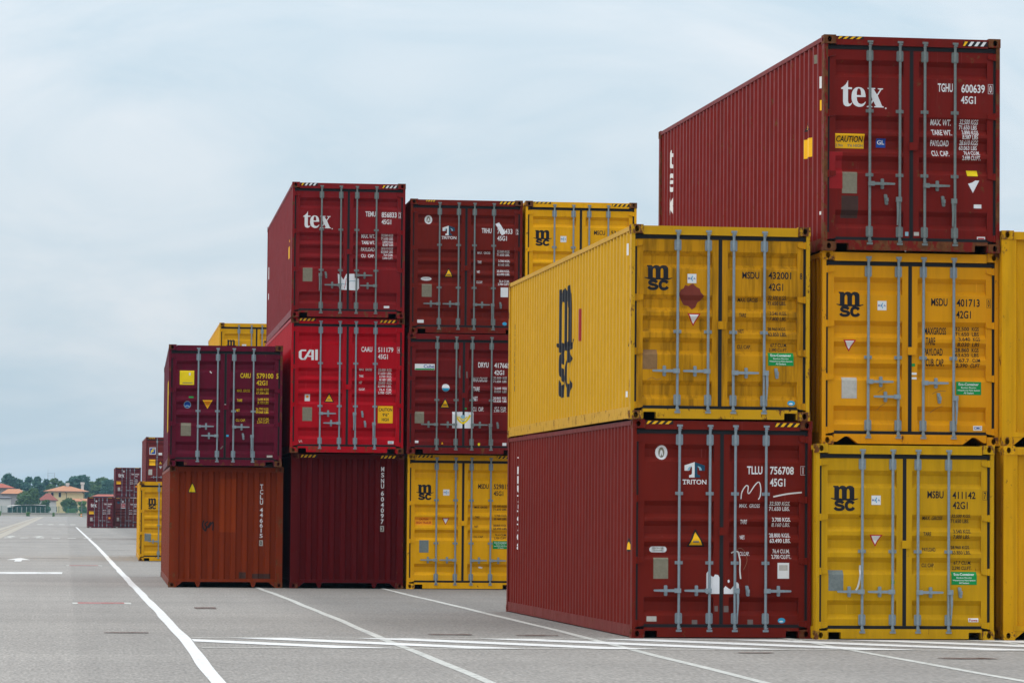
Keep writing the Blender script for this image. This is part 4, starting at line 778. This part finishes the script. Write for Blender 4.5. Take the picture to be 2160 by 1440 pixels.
strip('lane_line', interp([(10, 1.43), (33, 1.455), (44, 1.51), (64, 1.49), (90, 1.445), (155, 1.40), (350, 0.95)]), 0.15, ys, PW, 0.0045, 0.006, 1)
for i, x in enumerate((4.10, 6.80, 9.50, 12.20)): strip('bay_line', lambda y: x+0.03*math.sin(y*0.13+i), 0.115, [14+q*0.8 for q in range(92)], PW2, 0.004, 0.010, i*2+3)
# hatched strip in front of the first row
def line_x(name, y0, w, x0, x1, mat, z=0.006): return sheet(name, [(x0, y0-w/2), (x1, y0-w/2+0.05), (x1, y0+w/2+0.05), (x0, y0+w/2)], mat, z)
line_x('hatch_edge', 44.93, 0.10, 1.62, 18.0, PTH, 0.0075); line_x('hatch_edge', 41.60, 0.10, 1.62, 18.0, PTH, 0.0075)
for k in range(9):
    x0 = 0.48+1.62*k; w = 0.72
    P = [(x0, 44.9), (x0+w, 44.9), (x0+w+2.75, 41.65), (x0+2.75, 41.65)]
    if k == 0: P = [(1.60, 43.57), (1.60, 44.40), (x0+w+2.75, 41.65), (x0+2.75, 41.65)]
    sheet('hatch_stripe', P, PW, 0.006)
for k in range(3): strip('bay_line', lambda y: 5.1+k*5.2+y*0, 0.09, [124.0+0.4*q for q in range(3)], PTH, 0.006)
line_x('bay_end_line', 131.5, 0.55, 1.5, 9.5, PTH); line_x('bay_end_line', 123.4, 0.45, 1.6, 9.5, PTH)
# marks in the carriageway
sheet('stop_bar', [(-3.9, 88.5), (-0.09, 89.6), (-0.08, 92.2), (-3.9, 91.4)], worn('stop bar paint', (0.60, 0.60, 0.59, 1), 0.72, 1.3, 0.12, stretch=(1, 0.5, 1)))
sheet('lane_arrow', [(-1.62, 110.9), (-1.40, 110.9), (-1.40, 114.3), (-1.14, 114.3), (-1.52, 119.4), (-1.92, 114.3), (-1.62, 114.3)], PW)
for x in (-3.35, -1.65): sheet('lane_arrow', [(x-0.10, 206), (x+0.10, 206), (x+0.10, 212), (x+0.36, 212), (x, 222), (x-0.36, 212), (x-0.10, 212)], PTH)
for x0, x1, y in ((0.13, 1.15, 61.4), (0.02, 1.07, 103.2)):
    sheet('bay_mark', [(x0, y-0.5), (x1, y-0.42), (x1, y+0.55), (x0, y+0.45)], PW2); sheet('bay_mark_red', [(x0+0.09, y-0.25), (x1-0.12, y-0.2), (x1-0.12, y+0.36), (x0+0.09, y+0.30)], PR, 0.008)
for i in range(7): x = -4.5+i*0.92; sheet('dash', [(x, 203.2), (x+0.47, 203.6), (x+0.47, 207.4), (x, 207.0)], PW2)
for i in range(4): x = -3.3+i*1.25; sheet('dash', [(x, 395), (x+0.6, 395), (x+0.6, 410), (x, 410)], PTH)
for x0, x1, y, d, mt in ((0.50, 1.12, 46.6, 0.34, RST), (4.83, 5.44, 46.4, 0.34, RST), (5.98, 6.58, 46.2, 0.34, RST), (10.0, 10.68, 39.2, 0.34, RST), (7.9, 8.35, 40.6, 0.2, RST), (2.15, 2.52, 58.7, 1.0, RST)):
    n = 14; P = []
    for q in range(n):
        a = 2*math.pi*q/n; c, s_ = math.cos(a), math.sin(a); e_ = 0.35 if mt is RST else 0.8; P.append(((x0+x1)/2+(x1-x0)/2*math.copysign(abs(c)**e_, c)*(0.9+0.2*rnd.random()), y+d/2*math.copysign(abs(s_)**e_, s_)*(0.85+0.3*rnd.random())))
    sheet('stain', P, mt, 0.0095)
for y, x0, x1 in ((155, -6, 12), (178, -3, 14), (227, -6, 6), (232, 1, 14), (246, 0, 14), (262, -6, 12), (300, -6, 8), (143, 1.6, 12), (170, 2, 12), (118, -4, 0.1)):
    sheet('tar_seam', [(x0, y), (x1, y+0.8), (x1, y+1.3), (x0, y+0.45)], TAR, 0.0045)
# twin concrete strips of the old crane track
eR = lambda y: -3.70-(y-203)*0.0026; eL = lambda y: -5.70-(y-315)*0.0024
yy = [150+i*20 for i in range(36)]
strip('track_strip', lambda y: eR(y)-0.32, 0.64, yy, CON, 0.0045); strip('track_strip', lambda y: eL(y)+0.22, 0.46, yy, CON, 0.0045); strip('track_strip', lambda y: (eR(y)+eL(y))/2-0.05, 0.30, yy, worn('tan gravel', (0.33, 0.28, 0.21, 1), 0.85, 1.5, 0.15), 0.0045)

# ================================================================ boundary, houses, trees beyond the yard
M_WALL = plain('concrete wall', (0.30, 0.28, 0.24, 1), 0.9, 0, 0.3, 0.6); M_KERB = plain('pale kerb', (0.50, 0.47, 0.40, 1), 0.9, 0, 0.2, 1); M_MESH = plain('green fence wire', (0.05, 0.16, 0.12, 1), 0.6)
M_YW = plain('yellow render', (0.80, 0.66, 0.36, 1), 0.9, 0, 0.06, 0.5); M_WW = plain('white render', (0.60, 0.58, 0.54, 1), 0.9, 0, 0.1, 0.5); M_GW = plain('grey render', (0.30, 0.28, 0.27, 1), 0.9, 0, 0.15, 0.5); M_DK = plain('dark opening', (0.015, 0.015, 0.03, 1), 0.4); M_GUT = plain('dark gutter', (0.05, 0.06, 0.07, 1), 0.6)
def tiles(name, c):
    m, t, b, o = newmat(name); k = t.links.new; tc = nd(t, 'ShaderNodeTexCoord')
    n = nd(t, 'ShaderNodeTexNoise', Scale=1.4, Detail=6.0, Roughness=0.7); k(tc.outputs['Object'], n.inputs['Vector'])
    w = nd(t, 'ShaderNodeTexWave', Scale=1.6, Distortion=0.6, Detail=2.0); k(tc.outputs['Object'], w.inputs['Vector'])
    mx = nd(t, 'ShaderNodeMix', data_type='RGBA'); mx.inputs['A'].default_value = tuple(v*0.55 for v in c[:3])+(1,); mx.inputs['B'].default_value = tuple(v*1.2 for v in c[:3])+(1,)
    a = nd(t, 'ShaderNodeMath', operation='MULTIPLY_ADD'); a.inputs[1].default_value = 0.35; k(w.outputs['Fac'], a.inputs[0]); k(n.outputs['Fac'], a.inputs[2]); 
    s_ = nd(t, 'ShaderNodeMath', operation='SUBTRACT'); s_.inputs[1].default_value = 0.15; k(a.outputs[0], s_.inputs[0]); k(s_.outputs[0], mx.inputs['Factor']); k(mx.outputs['Result'], b.inputs['Base Color']); b.inputs['Roughness'].default_value = 0.85
    return m
M_T1 = tiles('orange roof tiles', (0.46, 0.20, 0.095, 1)); M_T2 = tiles('red roof tiles', (0.25, 0.065, 0.045, 1)); M_T3 = tiles('bright red roof tiles', (0.36, 0.08, 0.04, 1))
YF = 930.0
fence = thing('boundary_fence', 'green wire fence on a low concrete wall along the far end of the yard', 'fence', (0, YF, 0))
for i in range(16): obj('wall_panel', cached('wp', lambda: MB().box(0, 4.96, 0, 0.22, 0, 0.95).mesh('wall_panel')), M_WALL, fence).location = (-42+i*5, 0, 0)
obj('kerb', MB().box(-42, 38, -1.1, -0.4, 0, 0.42).mesh('kerb'), M_KERB, fence)
for i in range(33): obj('post', cached('fp', lambda: MB().tube((0,0.11,0.95),(0,0.11,2.75),0.06,n=6).mesh('post')), M_MESH, fence).location = (-42+i*2.5, 0, 0)
wire = MB()
for i in range(400): x = -42+i*0.2; wire.box(x-0.012, x+0.012, 0.10, 0.12, 0.95, 2.7)
for j in range(9): z = 1.0+j*0.21; wire.box(-42, 38, 0.095, 0.125, z-0.012, z+0.012)
w_ = obj('wire_mesh', wire.mesh('wire_mesh'), M_MESH, fence); w_['kind'] = 'stuff'

def hip_roof(w, d, h, z, ov, ridge):
    m = MB(); a, b, c, e_ = -w/2-ov, w/2+ov, -d/2-ov, d/2+ov; r = ridge/2
    v = [(a,c,z),(b,c,z),(b,e_,z),(a,e_,z),(-r,0,z+h),(r,0,z+h)]
    m.face(v[0],v[1],v[5],v[4]); m.face(v[1],v[2],v[5]); m.face(v[2],v[3],v[4],v[5]); m.face(v[3],v[0],v[4]); m.face((a,c,z-0.18),(b,c,z-0.18),(b,e_,z-0.18),(a,e_,z-0.18))
    for p, q in ((v[0],v[1]),(v[1],v[2]),(v[2],v[3]),(v[3],v[0])): m.face((p[0],p[1],z-0.18),(q[0],q[1],z-0.18),q,p)
    return m.mesh('roof', fix=True)
def house(label, x, y, w, d, h, rh, wall, roof, wins=(), ov=0.7, ridge=2.0, chim=(), pipes=(), name='house', doors=()):
    t = thing(name, label, 'house', (x, y, 0))
    obj('wall', MB().box(-w/2, w/2, -d/2, d/2, 0, h).mesh('wall'), wall, t)
    rf = obj('roof', hip_roof(w, d, rh, h+0.18, ov, ridge), roof, t)
    obj('gutter', MB().box(-w/2-ov, w/2+ov, -d/2-ov-0.14, -d/2-ov-0.003, h+0.02, h+0.16).mesh('gutter'), M_GUT, rf)
    for cx, cz0, cz1, cw in chim:
        c = obj('chimney', MB().box(cx-cw/2, cx+cw/2, -0.9, -0.9+cw, cz0, cz1).mesh('chimney'), M_WW, rf)
        obj('chimney_cap', MB().box(cx-cw*0.72, cx+cw*0.72, -0.9-cw*0.22, -0.9+cw*1.22, cz1-0.004, cz1+0.62).mesh('chimney_cap'), M_WW, rf)
    for wx, wz, ww, wh in wins:
        f = obj('window', MB().box(wx-ww/2-0.06, wx+ww/2+0.06, -d/2-0.05, -d/2-0.003, wz-0.06, wz+wh+0.06).mesh('window'), M_WW, t)
        obj('shutter', MB().box(wx-ww/2, wx+ww/2, -d/2-0.08, -d/2-0.052, wz, wz+wh).mesh('shutter'), M_DK, f)
    for dx, dz, dw, dh, mt in doors: obj('garage_door', MB().box(dx-dw/2, dx+dw/2, -d/2-0.06, -d/2-0.003, dz, dz+dh).mesh('garage_door'), mt, t)
    for px in pipes: obj('downpipe', MB().tube((px, -d/2-0.1, 0), (px, -d/2-0.1, h-0.4), 0.07, n=6).tube((px, -d/2-0.1, h-0.4), (px-0.5, -d/2-ov, h+0.05), 0.07, n=6).mesh('downpipe'), M_GUT, t)
    return t
K = lambda px, y: (px-139.6)/7326*y          # metres to the side of the lane axis at distance y
zz = lambda py, y: (1076.3-py)/7326*y+1.62
Y1 = 990
house('pale yellow two-storey house with an orange tiled hip roof and two white chimneys', K(138.5, Y1), Y1, 10.2, 9, zz(1037.5, Y1-4.5), 1.55, M_YW, M_T1, wins=[(-3.85, 5.35, 0.62, 1.25), (-1.75, 5.35, 0.62, 1.25), (-3.0, 1.2, 0.9, 1.4)], ov=1.35, ridge=1.6, chim=((0.35, 7.2, 8.75, 0.75), (4.55, 7.0, 9.0, 0.8)), pipes=(0.1, 4.95))
house('low wing with a red tiled roof between the bushes', K(101, 972), 972, 4.6, 6, zz(1056.5, 969), 1.9, M_WW, M_T2, ov=0.55, ridge=1.0, name='house_wing')
house('low wing with an orange roof under the yellow house', K(164, 976), 976, 6.5, 4, zz(1058, 974), 0.75, M_YW, M_T1, ov=0.4, ridge=5, name='house_wing')
house('grey house with a bright red hip roof behind the orange roofed one', K(3, 1005), 1005, 6.5, 8, zz(1031.5, 1001), 1.25, M_GW, M_T3, wins=[(1.9, 4.6, 0.6, 0.9)], ov=0.9, ridge=1.0)
house('low house with an orange tiled roof and a stubby chimney beside the big bush', K(30, 985), 985, 6.4, 7, zz(1043.5, 981), 1.35, M_GW, M_T1, ov=0.5, ridge=3.2, chim=((1.9, 5.6, 6.6, 0.9),))
house('white garage with a grey flat-looking roof and a dark side door', K(9, 965), 965, 4.0, 5, zz(1052.5, 962), 0.35, M_WW, plain('grey roof sheet', (0.16, 0.15, 0.16, 1), 0.9), ov=0.35, ridge=3, doors=((0.2, 0.2, 2.6, 2.1, M_WW), (-1.6, 0.2, 0.5, 2.0, M_DK)), name='garage')
house('shed with a blue gable and a red sheet roof behind the far containers', K(222, 940), 940, 7.4, 6, zz(1047.5, 937), 0.55, plain('blue boards', (0.03, 0.06, 0.14, 1), 0.8), M_T3, ov=0.4, ridge=4.5, name='shed')
# carport with a curved white sheet roof
cp = thing('carport', 'open carport with a bowed white sheet roof behind the fence', 'carport', (K(57, 950), 950, 0))
m = MB(); N_ = 10
for i in range(N_):
    a, b = -5.2+i*1.04, -5.2+(i+1)*1.04; za, zb = [2.55+0.55*(1-((q+5.2)/10.4*1.5-0.95)**2) for q in (a, b)]
    m.face((a,-2.5,za),(b,-2.5,zb),(b,2.5,zb+0.15),(a,2.5,za+0.15)); m.face((a,-2.5,za-0.07),(b,-2.5,zb-0.07),(b,-2.5,zb),(a,-2.5,za)); m.face((a,-2.5,za-0.07),(b,-2.5,zb-0.07),(b,2.5,zb+0.08),(a,2.5,za+0.08))
obj('roof_sheet', m.mesh('roof_sheet', fix=True), M_WW, cp)
for i in range(9): obj('post', cached('cpp', lambda: MB().box(-0.05, 0.05, -2.3, -2.2, 0, 2.5).mesh('post')), M_WW, cp).location.x = -5+i*1.25
obj('back_wall', MB().box(-5.2, 5.2, 2.2, 2.4, 0, 2.3).mesh('back_wall'), M_DK, cp)

# foliage
def leafmat(name, a, b):
    m, t, bs, o = newmat(name); k = t.links.new; tc = nd(t, 'ShaderNodeTexCoord'); n = nd(t, 'ShaderNodeTexNoise', Scale=0.9, Detail=4.0, Roughness=0.7); k(tc.outputs['Object'], n.inputs['Vector'])
    mx = nd(t, 'ShaderNodeMix', data_type='RGBA'); mx.inputs['A'].default_value = a; mx.inputs['B'].default_value = b; k(n.outputs['Fac'], mx.inputs['Factor']); k(mx.outputs['Result'], bs.inputs['Base Color']); bs.inputs['Roughness'].default_value = 0.7
    tr = nd(t, 'ShaderNodeBsdfTranslucent'); k(mx.outputs['Result'], tr.inputs['Color']); ms = nd(t, 'ShaderNodeMixShader'); ms.inputs[0].default_value = 0.25; k(bs.outputs[0], ms.inputs[1]); k(tr.outputs[0], ms.inputs[2]); k(ms.outputs[0], o.inputs['Surface'])
    return m
LF1 = leafmat('dark leaves', (0.016, 0.066, 0.046, 1), (0.058, 0.155, 0.095, 1)); LF2 = leafmat('mid leaves', (0.028, 0.075, 0.014, 1), (0.09, 0.17, 0.035, 1)); LF3 = leafmat('fresh leaves', (0.05, 0.13, 0.02, 1), (0.13, 0.26, 0.04, 1)); BARK = plain('bark', (0.07, 0.055, 0.04, 1), 0.9)  # blue cast mixed into the dark leaves stands in for distance haze
def crown(r, lobes, n, size):
    """leaf-sized quads clustered on the outside of several lobes"""
    m = MB()
    for (cx, cy, cz, rx, rz) in lobes:
        for _ in range(int(n*(rx*rx+rx*rz)/6)):
            u = r.uniform(-1, 1); a = r.uniform(0, 2*math.pi); q = math.sqrt(1-u*u); rad = r.uniform(0.55, 1.06)**0.6*(0.86+0.2*math.sin(a*5+cx*3)*math.sin(u*6+cz))
            c = Vector((cx+rx*rad*q*math.cos(a), cy+rx*rad*q*math.sin(a), cz+rz*rad*u))
            d1 = Vector((r.gauss(0, 1), r.gauss(0, 1), r.gauss(0, 1))).normalized(); d2 = d1.orthogonal().normalized(); s_ = size*r.uniform(0.5, 1.3)
            d1 *= s_; d2 *= s_*0.7
            m.face(c-d1, c-d2*0.9, c+d1, c+d2*0.9)
    return m.mesh('crown')
def tree(label, px, ytop, D, wpx, mat, seed, group='trees beyond the houses', name='broadleaf_tree', cat='tree', dense=90, base=0.28, leaf=0.34):
    r = random.Random(seed); h = zz(ytop, D); w = wpx/7326*D
    t = thing(name, label, cat, (K(px, D), D, 0), 0, group)
    lobes = []
    for i in range(11):
        f = r.uniform(base+0.08, 0.90); sp = w*0.36*(1-0.55*abs(f-0.5)*1.6); a = r.uniform(0, 6.28)
        rr = w*r.uniform(0.16, 0.27); lobes.append((sp*math.cos(a)*r.uniform(0.4, 1), sp*math.sin(a)*r.uniform(0.4, 1), h*f, rr, rr*r.uniform(0.75, 1.0)))
    lobes.append((w*r.uniform(-0.1, 0.1), 0, h-w*0.17, w*0.2, w*0.17))
    lobes.append((0, 0, h*(base+1)/2*0.95, w*0.33, h*(1-base)*0.36))
    obj('crown', crown(r, lobes, dense, leaf), mat, t)
    tk = MB(); tk.tube((0, 0, 0), (0.1*w*0.2, 0, h*0.5), w*0.035+0.06, w*0.02+0.03, 8)
    for i in range(5):
        a = r.uniform(0, 6.28); z0 = h*r.uniform(0.22, 0.45); tk.tube((0, 0, z0), (w*0.25*math.cos(a), w*0.25*math.sin(a), z0+h*0.25), 0.09, 0.03, 6)
    obj('trunk', tk.mesh('trunk'), BARK, t)
    return t
TREES = [(-30,1010,40,LF1,'tall dark tree far off beyond the grey house'), (-2,1019,22,LF1,'low dark tree beside the bright red roof'), (25,1003,34,LF1,'tall dark bluish tree behind the orange roofed house'), (44,1011,28,LF2,'rounded green tree between two taller dark ones'), (62,1007,24,LF1,'narrow dark tree behind the big bush'), (82,1005,26,LF1,'pointed dark tree left of the lattice mast'), (97,1011,20,LF1,'slim dark tree directly in front of the lattice mast'), (113,1008,26,LF2,'loose green tree behind the yellow house roof'), (130,1014,24,LF2,'lower green tree between the two white chimneys'),
         (150,1004,24,LF1,'tall dark tree rising behind the larger white chimney'), (168,1003,30,LF1,'tallest broad dark tree right of the yellow house'), (188,1014,30,LF2,'mid green tree between the tallest one and the containers'), (206,1007,30,LF2,'tall green tree partly behind the red containers'), (226,1011,32,LF1,'dark tree hidden behind the far red stack'), (250,1008,40,LF1,'broad dark tree behind the far container rows'), (178,1036,40,LF2,'low leafy tree beside the yellow house wall'), (66,1026,34,LF1,'low dark tree behind the big bush')]
for i, (px, yt, w, mt, lab) in enumerate(TREES): tree(lab, px, yt, 1090+(i*37) % 60, w*1.75, mt, 40+i, base=0.03, dense=260, leaf=0.48)
tree('big rounded dark green bush growing in front of the orange roofed house', 58, 1037, 952, 74, LF2, 5, 'bushes along the fence', 'large_bush', 'bush', 900, 0.05, 0.24)
tree('smaller bush growing against the big rounded one', 97, 1054, 950, 26, LF2, 15, 'bushes along the fence', 'bush', 'bush', 900, 0.05, 0.22)
tree('dense bright green bush in front of the yellow house', 144, 1049, 948, 42, LF2, 6, 'bushes along the fence', 'bush', 'bush', 900, 0.03, 0.22)
tree('fresh green bush close to the lone dark red container', 174, 1057, 946, 26, LF3, 8, 'bushes along the fence', 'bush', 'bush', 900, 0.03, 0.22)
for i, (px, yt, w, lab) in enumerate(((60, 1080, 11, 'tuft of weeds at the foot of the wall below the carport'), (2, 1079, 10, 'tuft of weeds at the foot of the wall by the garage'), (113, 1081, 7, 'small tuft of weeds at the wall below the yellow house'), (150, 1073, 32, 'low green shrub spilling over the wall below the dense bush'), (170, 1079, 9, 'tuft of weeds beside the slim lamp pole'))):
    tree(lab, px, yt, 926.5 if i != 3 else 935, w, LF3, 70+i, 'weeds along the wall', 'weed_tuft', 'weeds', 1500, 0.0, 0.13)
r_ = random.Random(3); lob = []
for i in range(46):
    x = -260+i*5 if i < 26 else 32+(i-26)*11; q = r_.uniform(3.5, 5.5); lob += [(x, r_.uniform(-6, 6), q*0.9, q, q*0.95), (x+2, r_.uniform(-4, 4), q*1.5, q*0.7, q*0.6)]
wd = obj('distant_wood', crown(r_, lob, 60, 0.8), LF1); wd.location = (0, 1125, 0); wd['kind'] = 'stuff'; wd['label'] = 'far-off dark green wood closing the view at both sides'
pl = thing('lamp_pole', 'slim grey pole standing by the fence near the lone dark red container', 'pole', (K(171.5, 928), 928, 0)); obj('shaft', MB().tube((0,0,0),(0,0,4.6),0.07,0.05,8).mesh('shaft'), M_GW, pl); obj('arm', MB().box(-0.5, 0.06, -0.05, 0.05, 4.6, 4.72).mesh('arm'), M_GW, pl)
cn = thing('barrier_barrel', 'small orange barrel at the foot of the slim pole', 'barrel', (K(170.5, 925), 925, 0)); obj('body', MB().tube((0,0,0),(0,0,0.8),0.22,0.17,12).mesh('body'), MAT['orange'], cn); obj('band', MB().tube((0,0,0.35),(0,0,0.5),0.212,0.205,12).mesh('band'), MAT['white'], cn)
py = thing('lattice_mast', 'faint lattice mast rising between the far trees', 'mast', (K(107, 1180), 1180, 0))
for x in (-1.1, 1.1): obj('leg', cached('ml', lambda: MB().tube((0,0,0),(0,0,14.2),0.09,0.06,6).mesh('leg')), M_GW, py).location.x = x
for z in (11.4, 12.3, 13.2, 14.0): obj('crossbar', cached('mc', lambda: MB().box(-1.1, 1.1, -0.05, 0.05, 0, 0.07).mesh('crossbar')), M_GW, py).location.z = z
obj('antenna', MB().tube((-1.1,0,14.1),(-1.1,0,15.6),0.035,0.02,6).mesh('antenna'), M_GW, py)

# ================================================================ containers
for k_, s_ in SPEC.items(): container(k_, s_)

# ================================================================ haze
hm = bpy.data.materials.new('haze'); hm.use_nodes = True; t = hm.node_tree; t.nodes.clear()
pv = nd(t, 'ShaderNodeVolumePrincipled', Density=0.00009, Anisotropy=0.2); pv.inputs['Color'].default_value = (0.36, 0.66, 0.95, 1); oo = nd(t, 'ShaderNodeOutputMaterial'); t.links.new(pv.outputs[0], oo.inputs['Volume'])
hz = obj('haze', MB().box(-S-50, S+50, -S/2-50, S+50, -1.0, 24.0).mesh('haze'), hm); hz['kind'] = 'stuff'; hz['label'] = 'thin pale blue haze over the yard'
